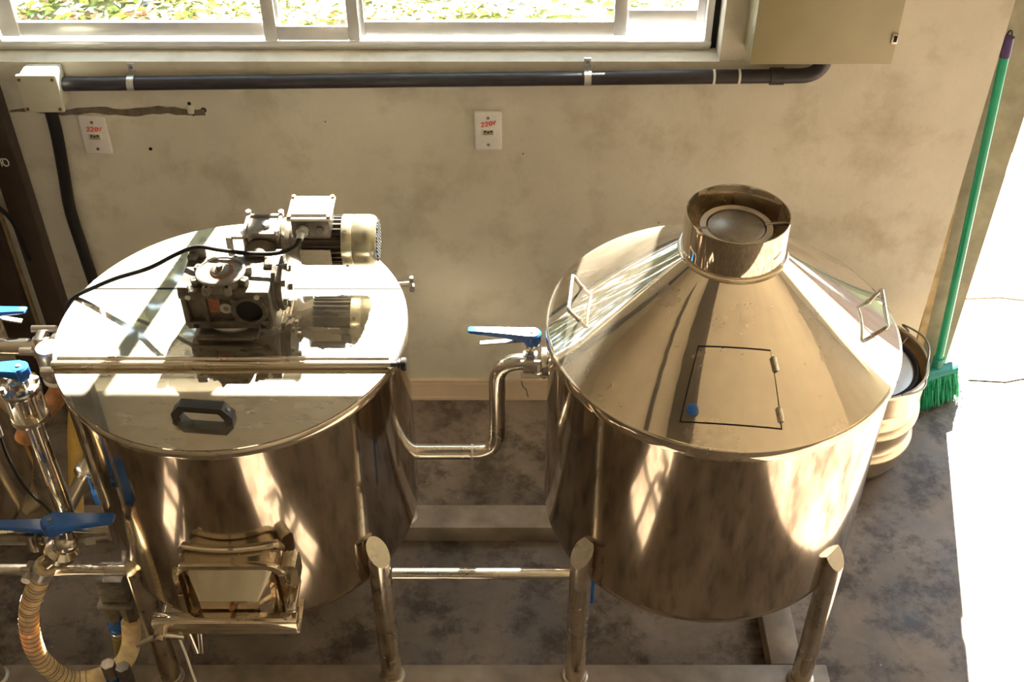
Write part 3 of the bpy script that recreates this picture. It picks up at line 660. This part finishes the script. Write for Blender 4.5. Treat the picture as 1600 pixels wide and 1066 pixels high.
# transfer pipe between the tanks
tp = thing('transfer_pipe', 'bent stainless pipe with blue lever valve between the two main tanks', 'pipe', (-0.04, -0.75, 0.51))
PY = -0.755
obj('pipe', B().tube(elbow_path([(-0.245, PY, 0.535), (-0.035, PY, 0.535), (-0.035, PY, 0.835), (0.045, PY, 0.835)], 0.062, 14), 0.0195, 28), 'steel_tube', tp)
obj('weld_bead', B().lathe([(0.0195, -0.003), (0.0203, 0), (0.0195, 0.003)], (-0.098, PY, 0.535), 28, 'x'), 'steel_dull', tp)
vb = obj('valve_body', B().cyl((0.026, PY, 0.835), (0.058, PY, 0.835), 0.026, n=28).bbox((0.032, PY - 0.022, 0.80), (0.052, PY + 0.022, 0.872), 0.004).cyl((0.042, PY, 0.86), (0.042, PY, 0.90), 0.011, n=16), 'steel_tube', tp)
for z_ in (0.853, 0.812): obj('valve_bolt', B().cyl((0.020, PY - 0.024, z_), (0.064, PY - 0.024, z_), 0.006, n=10), 'steel_dull', vb)
clamp(tp, (0.074, PY, 0.835), (1, 0, 0), 0.034)
obj('ferrule', B().cyl((0.074, PY, 0.835), (0.094, PY, 0.835), 0.0195, n=24), 'steel_tube', tp)
lever(tp, (0.046, PY, 0.895), (-1, 0.0, 0.05), 0.145)
# pipe on the left side of the mash tank
lp = thing('inlet_pipe', 'horizontal stainless pipe with blue lever entering the flat lidded tank from the left', 'pipe', (-1.09, -0.76, 0.86))
obj('pipe', B().cyl((-1.235, -0.77, 0.893), (-1.07, -0.77, 0.893), 0.0195, n=28), 'steel_tube', lp)
vb = obj('valve_body', B().cyl((-1.078, -0.77, 0.893), (-1.040, -0.77, 0.893), 0.026, n=28).bbox((-1.070, -0.79, 0.86), (-1.05, -0.75, 0.93), 0.004), 'steel_tube', lp)
obj('valve_bolt', B().cyl((-1.085, -0.745, 0.925), (-1.03, -0.745, 0.925), 0.0085, n=12), 'steel_tube', vb); obj('valve_bolt', B().cyl((-1.10, -0.80, 0.905), (-1.045, -0.80, 0.905), 0.0095, n=12), 'steel_tube', vb)
clamp(lp, (-1.028, -0.77, 0.893), (1, 0, 0), 0.032)
obj('ferrule', B().cyl((-1.03, -0.77, 0.893), (-0.97, -0.77, 0.893), 0.0195, n=24), 'steel_tube', lp)
obj('valve_stem', B().cyl((-1.175, -0.72, 0.90), (-1.175, -0.72, 0.955), 0.010, n=14), 'steel_tube', lp)
lever(lp, (-1.195, -0.73, 0.945), (1, 0.0, 0), 0.105, h0=0.024)
# coupling with white seal and brown hose close to the rim
cp_ = thing('hose_coupling', 'wide steel coupling with white seal and brown hose at the flat lid edge', 'coupling', (-1.01, -0.85, 0.78))
obj('band', B().lathe([(0.0, 0.965), (0.026, 0.965), (0.030, 0.960), (0.030, 0.885), (0.028, 0.880)], (-1.008, -0.852, 0), 36), 'steel_dark', cp_)
obj('band_bolt', B().ball((-1.016, -0.886, 0.925), 0.009), 'steel_tube', cp_)
obj('seal_ring', B().lathe([(0.026, 0.882), (0.031, 0.881), (0.031, 0.872), (0.026, 0.871)], (-1.008, -0.852, 0), 36), 'white_rubber', cp_)
obj('hose', B().tube(smooth_path([(-1.008, -0.852, 0.885), (-1.008, -0.852, 0.85), (-1.03, -0.87, 0.815), (-1.07, -0.90, 0.79), (-1.10, -0.91, 0.74)]), 0.023, 16), 'brown_hose', cp_)
# sight glass column in front of it
sg = thing('sight_glass', 'upright stainless sight glass with tie rods, chrome pipe and blue lever', 'sight glass', (-1.035, -0.95, 0.52))
SX, SY = -1.042, -0.955
obj('top_flange', B().lathe([(0, 0.962), (0.020, 0.962), (0.022, 0.948), (0.040, 0.946), (0.042, 0.943), (0.042, 0.934), (0.018, 0.932)], (SX, SY, 0), 40), 'steel_tube', sg)
obj('bottom_flange', B().lathe([(0.016, 0.868), (0.041, 0.866), (0.042, 0.863), (0.042, 0.853), (0.022, 0.848), (0.019, 0.842)], (SX, SY, 0), 40), 'steel_tube', sg)
obj('glass_tube', B().lathe([(0.024, 0.866), (0.024, 0.934)], (SX, SY, 0), 32), 'steel_cone', sg)
for k in range(6):
    a = PI / 6 + PI / 3 * k; x, y = SX + 0.0355 * math.cos(a), SY + 0.0355 * math.sin(a)
    o = obj('tie_rod', B().cyl((x, y, 0.866), (x, y, 0.934), 0.0042, n=10), 'steel_tube', sg)
    obj('nut', B().cyl((x, y, 0.946), (x, y, 0.954), 0.0065, n=6), 'steel_dark', o)
obj('pipe', B().cyl((SX, SY, 0.845), (SX, SY - 0.003, 0.50), 0.0195, n=28), 'steel_tube', sg)
obj('stem', B().cyl((SX, SY, 0.955), (SX, SY, 0.985), 0.011, n=14), 'steel_tube', sg)
lever(sg, (SX + 0.012, SY, 0.975), (-1, -0.08, 0), 0.13, h0=0.028, trig=False, w_=0.026)
# thermometer probe with its cable
tm = thing('probe', 'slim steel probe with thin grey cable left of the sight glass', 'probe', (-1.11, -1.0, 0.55))
obj('sleeve', B().cyl((-1.115, -0.97, 0.93), (-1.105, -0.99, 0.83), 0.008, n=14), 'steel_dull', tm)
obj('cable', B().tube(smooth_path([(-1.105, -0.99, 0.832), (-1.10, -1.0, 0.77), (-1.09, -1.0, 0.68), (-1.06, -1.0, 0.61), (-1.035, -1.01, 0.58)]), 0.0035, 8), 'black_rubber', tm)
# lower drain pipe with clamp and small blue valve
dp = thing('drain_pipe', 'slanting steel drain pipe with clamp behind the chrome sight glass pipe', 'pipe', (-1.08, -0.76, 0.3))
obj('pipe', B().cyl((-0.985, -0.74, 0.60), (-1.15, -0.79, 0.33), 0.0195, n=24), 'steel_dull', dp)
ax = Vector((-0.165, -0.05, -0.27)).normalized()
clamp(dp, Vector((-0.985, -0.74, 0.60)) + ax * 0.15, ax, 0.030, (0.8, -0.4, -0.4))
obj('lever', B().bbox((-1.035, -0.835, 0.425), (-1.0, -0.805, 0.465), 0.008).bbox((-1.036, -0.826, 0.46), (-1.030, -0.820, 0.52), 0.002), 'blue_plastic', dp)
tag(obj('yellow_hose', B().tube(smooth_path([(-1.14, -0.42, 0.52), (-1.20, -0.45, 0.37), (-1.235, -0.475, 0.2), (-1.245, -0.51, 0.11), (-1.225, -0.60, 0.085)]), 0.02, 14), 'yellow_hose'), 'yellow hose slanting to the floor behind the tank', 'hose')
tag(obj('pale_hose', B().tube(smooth_path([(-1.30, -0.44, 0.50), (-1.315, -0.47, 0.33), (-1.345, -0.50, 0.16), (-1.365, -0.512, 0.085), (-1.40, -0.54, 0.07)]), 0.021, 14), 'pale_hose'), 'pale cream hose standing behind the chrome pipe', 'hose')
# lower valve with the big blue lever, and the tan hose
lv_ = thing('lever_valve', 'stainless valve with bright blue lever above the tan hose', 'valve', (-0.98, -1.15, 0.58))
VX, VY = -0.962, -1.15
vb = obj('valve_body', B().ball((VX + 0.006, VY, 0.668), 0.026, 24).cyl((VX + 0.012, VY, 0.66), (VX + 0.02, VY, 0.712), 0.012, n=16), 'steel_tube', lv_)
obj('collar', B().tube([(VX - 0.005, VY, 0.655), (VX - 0.009, VY, 0.645), (VX - 0.016, VY, 0.632), (VX - 0.02, VY, 0.624)], [0.024, 0.035, 0.035, 0.026], 28), 'steel_tube', lv_)
obj('hose_tail', B().tube([(VX - 0.018, VY, 0.630), (-1.020, VY, 0.590)], [0.020, 0.0165], 20), 'steel_tube', lv_)
obj('side_port', B().cyl((VX, VY, 0.665), (VX + 0.085, VY + 0.03, 0.655), 0.011, n=14).cyl((VX + 0.04, VY + 0.012, 0.66), (VX + 0.06, VY + 0.02, 0.658), 0.016, n=6), 'steel_dark', lv_)
lever(lv_, (VX - 0.012, VY, 0.708), (1, 0.04, 0.0), 0.135, h0=0.034, w_=0.030)
lv2 = thing('lever_valve', 'valve with dark blue lever at the far left edge, behind the bright one', 'valve', (-1.1, -1.08, 0.55))
obj('valve_body', B().cyl((-1.20, -1.08, 0.60), (-1.04, -1.08, 0.60), 0.017, n=18).bbox((-1.075, -1.105, 0.575), (-1.05, -1.055, 0.63), 0.006), 'steel_dark', lv2)
lever(lv2, (-1.02, -1.085, 0.630), (-1, 0, 0), 0.18, h0=0.022)
hz = thing('tan_hose', 'tan spiral wrapped hose hanging in a loop at lower left', 'hose', (-1.05, -1.13, 0.1))
hp = smooth_path([(-1.018, -1.15, 0.594), (-1.042, -1.15, 0.55), (-1.095, -1.15, 0.44), (-1.122, -1.15, 0.33), (-1.122, -1.15, 0.23), (-1.085, -1.14, 0.135), (-1.02, -1.12, 0.115), (-0.958, -1.105, 0.15), (-0.932, -1.08, 0.20), (-0.925, -1.06, 0.262)], 12)
obj('hose', B().tube(hp, 0.0228, 18), 'beige_hose', hz)
sp_ = B()
tot = 0; last = hp[0]; nxt = 0.05
for i in range(1, len(hp) - 40):
    tot += (hp[i] - last).length; last = hp[i]
    if tot > nxt:
        nxt += 0.0165; t_ = (hp[i + 1] - hp[i - 1]).normalized()
        sp_.tube([hp[i] - t_ * 0.0009, hp[i] + t_ * 0.0009], 0.0234, 18)
obj('spiral_wire', sp_, 'steel_dark', hz)
clm = obj('hose_clamp', B().tube([hp[3], hp[10]], 0.0248, 22), 'galvanised', hz)
q = hp[7]; obj('clamp_screw', B().cyl(q + Vector((-0.030, -0.03, 0.0)), q + Vector((-0.030, 0.02, 0.0)), 0.010, n=12).bbox(q + Vector((-0.046, -0.012, -0.028)), q + Vector((-0.022, 0.0, 0.014)), 0.003), 'steel_dull', clm)
# plate heat exchanger below the mash tank
hx = thing('plate_cooler', 'small ribbed plate heat exchanger tucked under the flat lidded tank', 'heat exchanger', (-0.95, -1.0, 0.16))
pk = B()
for k in range(10): z = 0.328 + k * 0.0080; pk.bbox((-0.982, -1.055, z), (-0.918, -0.992, z + 0.0055), 0.0015, 1)
pk.box((-0.979, -1.054, 0.328), (-0.921, -0.996, 0.4025)); obj('plate_pack', pk, 'cast_alu', hx)
obj('end_plate', B().bbox((-0.993, -1.068, 0.312), (-0.908, -0.982, 0.328), 0.006), 'cast_alu_light', hx)
for x, y, lab in ((-0.972, -1.045, None), (-0.925, -1.050, None)):
    nt_ = obj('hex_fitting', B().cyl((x, y, 0.252), (x, y, 0.313), 0.018, n=6).cyl((x, y, 0.225), (x, y, 0.253), 0.0135, n=18), 'cast_alu_light', hx, 20)
obj('blue_collar', B().lathe([(0.012, 0.254), (0.0185, 0.252), (0.0185, 0.237), (0.0145, 0.234), (0.0145, 0.218), (0.018, 0.216), (0.018, 0.206)], (-0.972, -1.045, 0), 24), 'blue_plastic', hx)
obj('ring', B().lathe([(0.014, 0.207), (0.019, 0.204), (0.019, 0.192), (0.014, 0.189)], (-0.972, -1.045, 0), 24), 'steel_tube', hx)
ch_ = thing('ribbed_hose', 'clear amber ribbed hose below the blue collar at lower left', 'hose', (-0.98, -1.04, 0.065))
zz = [0.195 - 0.0021 * k for k in range(62)]
obj('hose', B().tube([(-0.972 - 0.0003 * k, -1.045 - 0.0000 * k, z) for k, z in enumerate(zz)], [0.0155 + (0.002 if k % 6 < 3 else 0) for k in range(62)], 18), 'clear_hose', ch_)
# second row of fittings nearer the leg
lf = thing('hose_fitting', 'steel and blue hose fitting with short brown hose at the bottom left', 'fitting', (-0.93, -1.165, 0.02))
for x, y, cm, hm in ((-0.955, -1.172, 'blue_plastic', 'black_rubber'), (-0.918, -1.180, 'cast_alu', 'brown_hose')):
    obj('hex_fitting', B().cyl((x, y, 0.200), (x, y, 0.25), 0.017, n=6), 'cast_alu_light' if cm == 'blue_plastic' else 'cast_alu', lf, 20)
    obj('collar', B().lathe([(0.012, 0.201), (0.0165, 0.199), (0.0165, 0.165), (0.012, 0.162)], (x, y, 0), 24), cm, lf)
    obj('hose_clamp', B().lathe([(0.016, 0.163), (0.0195, 0.162), (0.0195, 0.145), (0.016, 0.144)], (x, y, 0), 24), 'steel_dull', lf)
    obj('hose', B().tube([(x, y, 0.16), (x - 0.006, y - 0.002, 0.1), (x - 0.015, y - 0.004, 0.021)], 0.017, 16), hm, lf)
tag(obj('sensor_wire', B().tube(smooth_path([(-0.706, -1.302, 0.545), (-0.703, -1.30, 0.47), (-0.706, -1.29, 0.38), (-0.700, -1.29, 0.27), (-0.685, -1.30, 0.17), (-0.675, -1.31, 0.06), (-0.66, -1.32, 0.002)]), 0.0028, 8), 'white_rubber'), 'thin whitish wire hanging from the manway clamp', 'wire')

# ------------------------------------------------------------------ gear motor on the lid
gm = thing('gear_motor', 'cast aluminium worm gearbox with electric motor on the flat tank lid', 'motor', (-0.6, -0.8, 1.001))
GX0, GX1, GY0, GY1, GZ0, GZ1 = -0.697, -0.507, -0.862, -0.735, 1.028, 1.124
hs = B().bbox((GX0 + 0.012, GY0 + 0.014, GZ0), (GX1 - 0.010, GY1, GZ1 - 0.004), 0.004)
hs.bbox((GX0, GY0, GZ1 - 0.020), (GX1, GY1, GZ1), 0.004).bbox((GX0 + 0.006, GY0 + 0.002, GZ0 - 0.006), (GX1 - 0.004, GY1, GZ0 + 0.014), 0.004)
hs.bbox((GX0 + 0.002, GY0 + 0.004, GZ0), (GX0 + 0.014, GY1, GZ1 - 0.004), 0.003).bbox((GX0 + 0.047, GY0 + 0.001, GZ0), (GX0 + 0.057, GY1, GZ1 - 0.004), 0.003)
hs.bbox((GX1 - 0.014, GY0 + 0.002, GZ0), (GX1, GY1, GZ1 - 0.004), 0.003)
house = obj('gearbox_housing', hs, 'cast_alu', gm)
obj('bore_ring', B().lathe([(0.0285, 0), (0.0285, -0.004), (0.037, -0.004), (0.039, 0.0), (0.039, 0.016)], (-0.553, GY0 + 0.002, 1.073), 40, 'y'), 'cast_alu', house)
obj('bore', B().lathe([(0, 0.0), (0.0286, 0.0)], (-0.553, GY0 + 0.004, 1.073), 40, 'y'), 'void_black', house)
for dx, dz in ((-0.03, 0.03), (0.03, 0.03), (-0.03, -0.03), (0.03, -0.03)):
    obj('bolt', B().cyl((-0.553 + dx, GY0 - 0.004, 1.073 + dz), (-0.553 + dx, GY0 + 0.01, 1.073 + dz), 0.0065, n=12), 'cast_alu', house)
pg = obj('drain_plug', B().cyl((-0.602, GY0 + 0.004, 1.077), (-0.602, GY0 + 0.016, 1.077), 0.0135, n=24), 'galvanised', house)
obj('plug_socket', B().cyl((-0.602, GY0 + 0.0025, 1.077), (-0.602, GY0 + 0.005, 1.077), 0.0055, n=6), 'steel_tube', pg)
obj('label_plate', B().box((-0.640, GY0 + 0.0125, 1.060), (-0.616, GY0 + 0.0140, 1.097)), 'red_label', house)
for x in (GX0 + 0.022, GX1 - 0.025): obj('bolt', B().cyl((x, GY0 - 0.004, GZ1 - 0.012), (x, GY0 + 0.002, GZ1 - 0.012), 0.006, n=12), 'galvanised', house)
for x in (GX0 + 0.025, GX1 - 0.022): obj('bolt_hole', B().cyl((x, GY0 + 0.001, GZ0 + 0.003), (x, GY0 + 0.004, GZ0 + 0.003), 0.006, n=12), 'void_black', house)
obj('foot_ring', B().lathe([(0.030, 1.0015), (0.056, 1.0015), (0.056, 1.013), (0.050, 1.020), (0.048, 1.028), (0.030, 1.028)], (-0.605, -0.80, 0), 48), 'galvanised', gm)
obj('base_plate', B().bbox((-0.672, -0.872, 1.0012), (-0.543, -0.73, 1.008), 0.002), 'cast_alu', gm)
obj('base_bar', B().bbox((-0.672, -0.882, 1.008), (-0.550, -0.872, 1.016), 0.002), 'cast_alu', gm)
# output flange with eight ears
FC = Vector((-0.610, -0.818, 0))
fl = B().lathe([(0.047, 1.12), (0.045, 1.138), (0.050, 1.140), (0.052, 1.146), (0.050, 1.148), (0.046, 1.1485), (0.045, 1.146), (0.022, 1.146)], FC, 48)
flange = obj('output_flange', fl, 'cast_alu_light', gm)
for k in range(8):
    a = 2 * PI * k / 8 + PI / 8; d = Vector((math.cos(a), math.sin(a), 0)); M = Matrix.Translation(FC) @ Matrix.Rotation(a, 4, 'Z')
    e = obj('flange_ear', B().bbox((0.044, -0.0085, 1.124), (0.064, 0.0085, 1.144), 0.004, 2, M), 'cast_alu_light', flange)
    obj('ear_hole', B().cyl(FC + d * 0.0555 + Vector((0, 0, 1.1425)), FC + d * 0.0555 + Vector((0, 0, 1.1446)), 0.0036, n=10), 'void_black', e)
obj('rust_ring', B().lathe([(0.0275, 1.1466), (0.025, 1.1474), (0.021, 1.1474), (0.0, 1.1464)], FC, 40), 'rust', flange)
hub = obj('hub', B().lathe([(0.021, 1.146), (0.021, 1.150), (0.018, 1.154), (0.010, 1.156), (0, 1.156)], FC, 36), 'cast_alu', flange)
obj('shaft_bolt', B().cyl(FC + Vector((0, 0, 1.155)), FC + Vector((0, 0, 1.163)), 0.0075, n=6), 'cast_alu_light', hub)
for x, y in ((GX0 + 0.012, GY0 + 0.012), (GX1 - 0.012, GY1 - 0.012), (GX0 + 0.012, GY1 - 0.01)):
    obj('corner_boss', B().bbox((x - 0.011, y - 0.011, GZ1 - 0.003), (x + 0.011, y + 0.011, GZ1 + 0.012), 0.003), 'cast_alu', house)
obj('bracket', B().bbox((GX0 + 0.004, GY1 - 0.008, GZ1 - 0.01), (GX0 + 0.04, GY1, GZ1 + 0.028), 0.003), 'cast_alu', house)
# side flange, first stage gearbox
sf = B()
for x0, x1, r_ in ((-0.508, -0.500, 0.056), (-0.500, -0.494, 0.050), (-0.494, -0.486, 0.054)):
    sf.lathe([(0, x0), (r_, x0), (r_, x1), (0, x1)], (0, -0.785, 1.082), 8, 'x')
side = obj('side_flange', sf, 'cast_alu', gm, 25)
for k in range(6):
    a = 2 * PI * k / 6 + 0.3; y, z = -0.785 + 0.044 * math.cos(a), 1.082 + 0.044 * math.sin(a)
    obj('bolt', B().cyl((-0.489, y, z), (-0.478, y, z), 0.007, n=6), 'cast_alu_light', side)
obj('adapter', B().cyl((-0.545, -0.735, 1.10), (-0.545, -0.70, 1.11), 0.040, n=28).bbox((-0.53, -0.78, 1.10), (-0.49, -0.72, 1.135), 0.008), 'cast_alu', gm)
sg_ = B().bbox((-0.578, -0.703, 1.075), (-0.508, -0.635, 1.158), 0.005)
for x in (-0.583, -0.512): sg_.bbox((x, -0.708, 1.07), (x + 0.009, -0.63, 1.166), 0.003)
for y in (-0.709, -0.64): sg_.bbox((-0.580, y, 1.150), (-0.506, y + 0.009, 1.163), 0.003)
small = obj('stage_housing', sg_, 'cast_alu_light', gm)
for x, y in ((-0.579, -0.705), (-0.507, -0.705), (-0.579, -0.634), (-0.507, -0.634)): obj('bolt', B().cyl((x, y, 1.16), (x, y, 1.171), 0.006, n=10), 'galvanised', small)
obj('filler_plug', B().cyl((-0.535, -0.672, 1.156), (-0.535, -0.672, 1.166), 0.010, n=6), 'galvanised', small)
obj('torque_arm', B().bbox((-0.625, -0.665, 1.115), (-0.582, -0.655, 1.123), 0.002).bbox((-0.632, -0.668, 1.065), (-0.617, -0.652, 1.122), 0.003), 'cast_alu', gm)
# motor
MY, MZ = -0.668, 1.116
bell = obj('end_bell', B().lathe([(0.030, -0.508), (0.050, -0.50), (0.052, -0.492), (0.040, -0.484), (0.045, -0.472), (0.050, -0.464), (0.050, -0.455)], (0, MY, MZ), 48, 'x'), 'cast_alu_light', gm)
mb_ = obj('motor_body', B().lathe([(0, -0.46), (0.047, -0.46), (0.047, -0.365), (0, -0.365)], (0, MY, MZ), 48, 'x'), 'motor_dark', gm)
fn = B()
for k in range(26):
    a = 2 * PI * k / 26; M = Matrix.Translation((0, MY, MZ)) @ Matrix.Rotation(a, 4, 'X')
    fn.box((-0.457, -0.0014, 0.044), (-0.370, 0.0014, 0.0555), M)
f_ = obj('cooling_fins', fn, 'motor_dark', mb_); f_['kind'] = 'stuff'
obj('nameplate', B().bbox((-0.459, MY - 0.0585, MZ - 0.024), (-0.392, MY - 0.0555, MZ + 0.016), 0.001, 1), 'nameplate', mb_)
fan = obj('fan_cover', B().lathe([(0.050, -0.372), (0.0575, -0.370), (0.0575, -0.350), (0.0560, -0.347), (0.0575, -0.344), (0.0575, -0.312), (0.055, -0.302), (0.048, -0.295), (0, -0.2935)], (0, MY, MZ), 56, 'x'), 'silver_paint', gm)
gh = B()
for i in range(-4, 5):
    for jj in range(-4, 5):
        if math.hypot(i, jj) < 4.3 and (i, jj) != (0, 0):
            gh.box((-0.2945, MY + i * 0.0098 - 0.003, MZ + jj * 0.0098 - 0.003), (-0.2925, MY + i * 0.0098 + 0.003, MZ + jj * 0.0098 + 0.003))
g_ = obj('vent_holes', gh, 'void_black', fan); g_['kind'] = 'stuff'
for a in (0.6, 2.2, 3.9, 5.4): obj('screw', B().cyl((-0.361, MY + 0.0575 * math.cos(a), MZ + 0.0575 * math.sin(a)), (-0.361, MY + 0.0595 * math.cos(a), MZ + 0.0595 * math.sin(a)), 0.004, n=10), 'steel_dark', fan)
tb = obj('terminal_box', B().bbox((-0.470, -0.725, 1.160), (-0.388, -0.652, 1.212), 0.005), 'cast_alu', gm)
tc_ = obj('box_cover', B().bbox((-0.476, -0.734, 1.212), (-0.381, -0.647, 1.220), 0.003).bbox((-0.468, -0.724, 1.219), (-0.389, -0.657, 1.226), 0.004), 'box_paint', tb)
for x in (-0.470, -0.387):
    for y in (-0.728, -0.653): obj('screw', B().cyl((x, y, 1.214), (x, y, 1.224), 0.0048, n=12), 'rust', tc_)
obj('blank_plug', B().cyl((-0.408, -0.729, 1.186), (-0.408, -0.722, 1.186), 0.0085, n=6), 'cast_alu', tb)
obj('cable_gland', B().cyl((-0.445, -0.724, 1.186), (-0.447, -0.736, 1.183), 0.013, n=18).cyl((-0.447, -0.736, 1.183), (-0.450, -0.750, 1.178), 0.008, n=14), 'galvanised', tb)
tag(obj('motor_cable', B().tube(smooth_path([(-0.450, -0.748, 1.178), (-0.462, -0.765, 1.168), (-0.50, -0.775, 1.160), (-0.56, -0.772, 1.158), (-0.62, -0.765, 1.162), (-0.67, -0.752, 1.160), (-0.72, -0.745, 1.135), (-0.79, -0.735, 1.09), (-0.87, -0.725, 1.055), (-0.93, -0.722, 1.025), (-0.972, -0.725, 1.004), (-0.992, -0.735, 0.985), (-0.995, -0.74, 0.955), (-0.995, -0.735, 0.93)]), 0.0048, 10), 'black_rubber'), 'black cable from the motor box across the flat lid', 'cable')

# ------------------------------------------------------------------ keg, broom, lath by the door
KX, KY, KR = 1.022, -0.205, 0.188
kg = thing('beer_keg', 'ribbed stainless beer keg standing behind the cone lidded tank', 'keg', (KX, KY, 0))
pr = [(0.0, 0.012), (KR * 0.80, 0.0), (KR * 0.88, 0.004), (KR * 0.95, 0.03), (KR * 0.985, 0.06)]
for zc in (0.10, 0.20):
    pr += [(KR * 0.985, zc - 0.022), (KR * 1.03, zc - 0.008), (KR * 1.035, zc), (KR * 1.03, zc + 0.008), (KR * 0.985, zc + 0.022), (KR * 0.965, zc + 0.03)]
pr += [(KR * 0.985, 0.26), (KR * 0.97, 0.285), (KR * 0.90, 0.30), (KR * 0.5, 0.306), (0, 0.307)]
obj('body', B().lathe(pr, (KX, KY, 0), 72), 'keg_steel', kg, 50)
chime = [(KR * 0.965, 0.270), (KR * 0.985, 0.285), (KR * 0.985, 0.352), (KR * 1.0, 0.358), (KR * 0.995, 0.366), (KR * 0.96, 0.366), (KR * 0.95, 0.358), (KR * 0.955, 0.30)]
obj('chime', B().lathe(chime, (KX, KY, 0), 72), 'keg_steel', kg, 50)
kl = obj('lid', B().lathe([(0, 0.340), (0.13, 0.338), (0.150, 0.335), (0.154, 0.329), (0.154, 0.305), (0, 0.304)], (KX - 0.003, KY - 0.008, 0), 56), 'keg_lid', kg)
obj('gasket', B().torus((KX - 0.003, KY - 0.008, 0.338), 0.158, 0.009, 56, 10), 'black_rubber', kg)
obj('lid_hole', B().cyl((KX + 0.075, KY - 0.085, 0.336), (KX + 0.075, KY - 0.085, 0.3405), 0.009, n=14), 'void_black', kl)
for a in (48, 168):
    p = Vector((KX + KR * 0.95 * math.cos(math.radians(a)), KY + KR * 0.95 * math.sin(math.radians(a)), 0.33))
    M = Matrix.Translation(p) @ Matrix.Rotation(math.radians(a), 4, 'Z')
    obj('grip_hole', B().bbox((-0.001, -0.045, -0.015), (0.0135, 0.045, 0.015), 0.006, 3, M), 'void_black', kg)
wpts = [(KX + 0.19 * math.cos(a) + 0.012 * math.sin(5 * a), KY + 0.19 * math.sin(a), 0.37 + 0.008 * math.sin(3 * a)) for a in [math.radians(-70 + 10 * k) for k in range(12)]]
wpts += [(KX + 0.16, KY + 0.10, 0.36), (KX + 0.12, KY + 0.06, 0.335)]
obj('wire_loop', B().tube(smooth_path(wpts, 4), 0.003, 8), 'steel_dark', kg)

br = thing('broom', 'green handled push broom leaning by the open doorway', 'broom', (1.36, -0.02, 0))
top = Vector((1.292, 0.062, 1.235)); bot = Vector((1.345, 0.000, 0.14))
d = (top - bot).normalized()
hd = obj('handle', B().cyl(bot, top - d * 0.05, 0.0125, n=18), 'green_paint', br)
cp2 = obj('cap', B().cyl(top - d * 0.055, top, 0.0145, n=18), 'purple_plastic', br)
obj('hang_loop', B().tube([top + Vector((0.006 * math.cos(a), 0, 0.006 + 0.012 * math.sin(a))) for a in [PI * k / 8 for k in range(9)]], 0.0022, 6), 'black_plastic', cp2)
hv = []
Mh = Matrix.Translation((1.325, -0.020, 0.105)) @ Matrix.Rotation(math.radians(24), 4, 'Z')
rings = []
for t, hw, z0, z1 in ((-0.105, 0.010, 0.0, 0.02), (-0.095, 0.019, 0, 0.024), (-0.04, 0.021, 0.0, 0.030), (0.0, 0.024, 0, 0.036), (0.04, 0.021, 0, 0.030), (0.075, 0.023, 0, 0.026), (0.09, 0.022, 0, 0.028), (0.102, 0.010, 0.002, 0.022)):
    rings.append([Mh @ Vector((t, hw * math.cos(a), (z0 + z1) / 2 + (z1 - z0) / 2 * math.sin(a))) for a in [2 * PI * k / 12 for k in range(12)]])
obj('brush_block', B().ringloft(rings).cyl(bot - d * 0.03, bot + d * 0.03, 0.017, n=16), 'green_plastic', br)
bs = B()
for i in range(2000):
    x = random.uniform(-0.098, 0.095); y = random.uniform(-0.017, 0.017)
    p0 = Mh @ Vector((x, y, 0.006)); p1 = Mh @ Vector((x * 1.18 + random.gauss(0, 0.006), y * 2.0 + random.gauss(-0.006, 0.008), -0.100 + random.uniform(0, 0.012)))
    sd = Vector((random.uniform(-1, 1), random.uniform(-1, 1), 0)).normalized() * 0.0011
    pm = (p0 + p1) / 2 + Vector((random.gauss(0, 0.002), random.gauss(0, 0.002), 0))
    bs.add([p0 - sd, p0 + sd, pm + sd, pm - sd, p1 + sd, p1 - sd], [(0, 1, 2, 3), (3, 2, 4, 5)])
o = obj('bristles', bs, 'green_bristle', br); o['kind'] = 'stuff'
tag(obj('wooden_lath', B().box((-0.011, -0.006, 0), (0.011, 0.006, 0.80), Matrix.Translation((1.295, 0.036, 0.002)) @ Matrix.Rotation(-0.045, 4, 'X') @ Matrix.Rotation(-0.03, 4, 'Y')), 'pale_wood'), 'thin pale wooden lath leaning between wall and broom handle', 'lath')
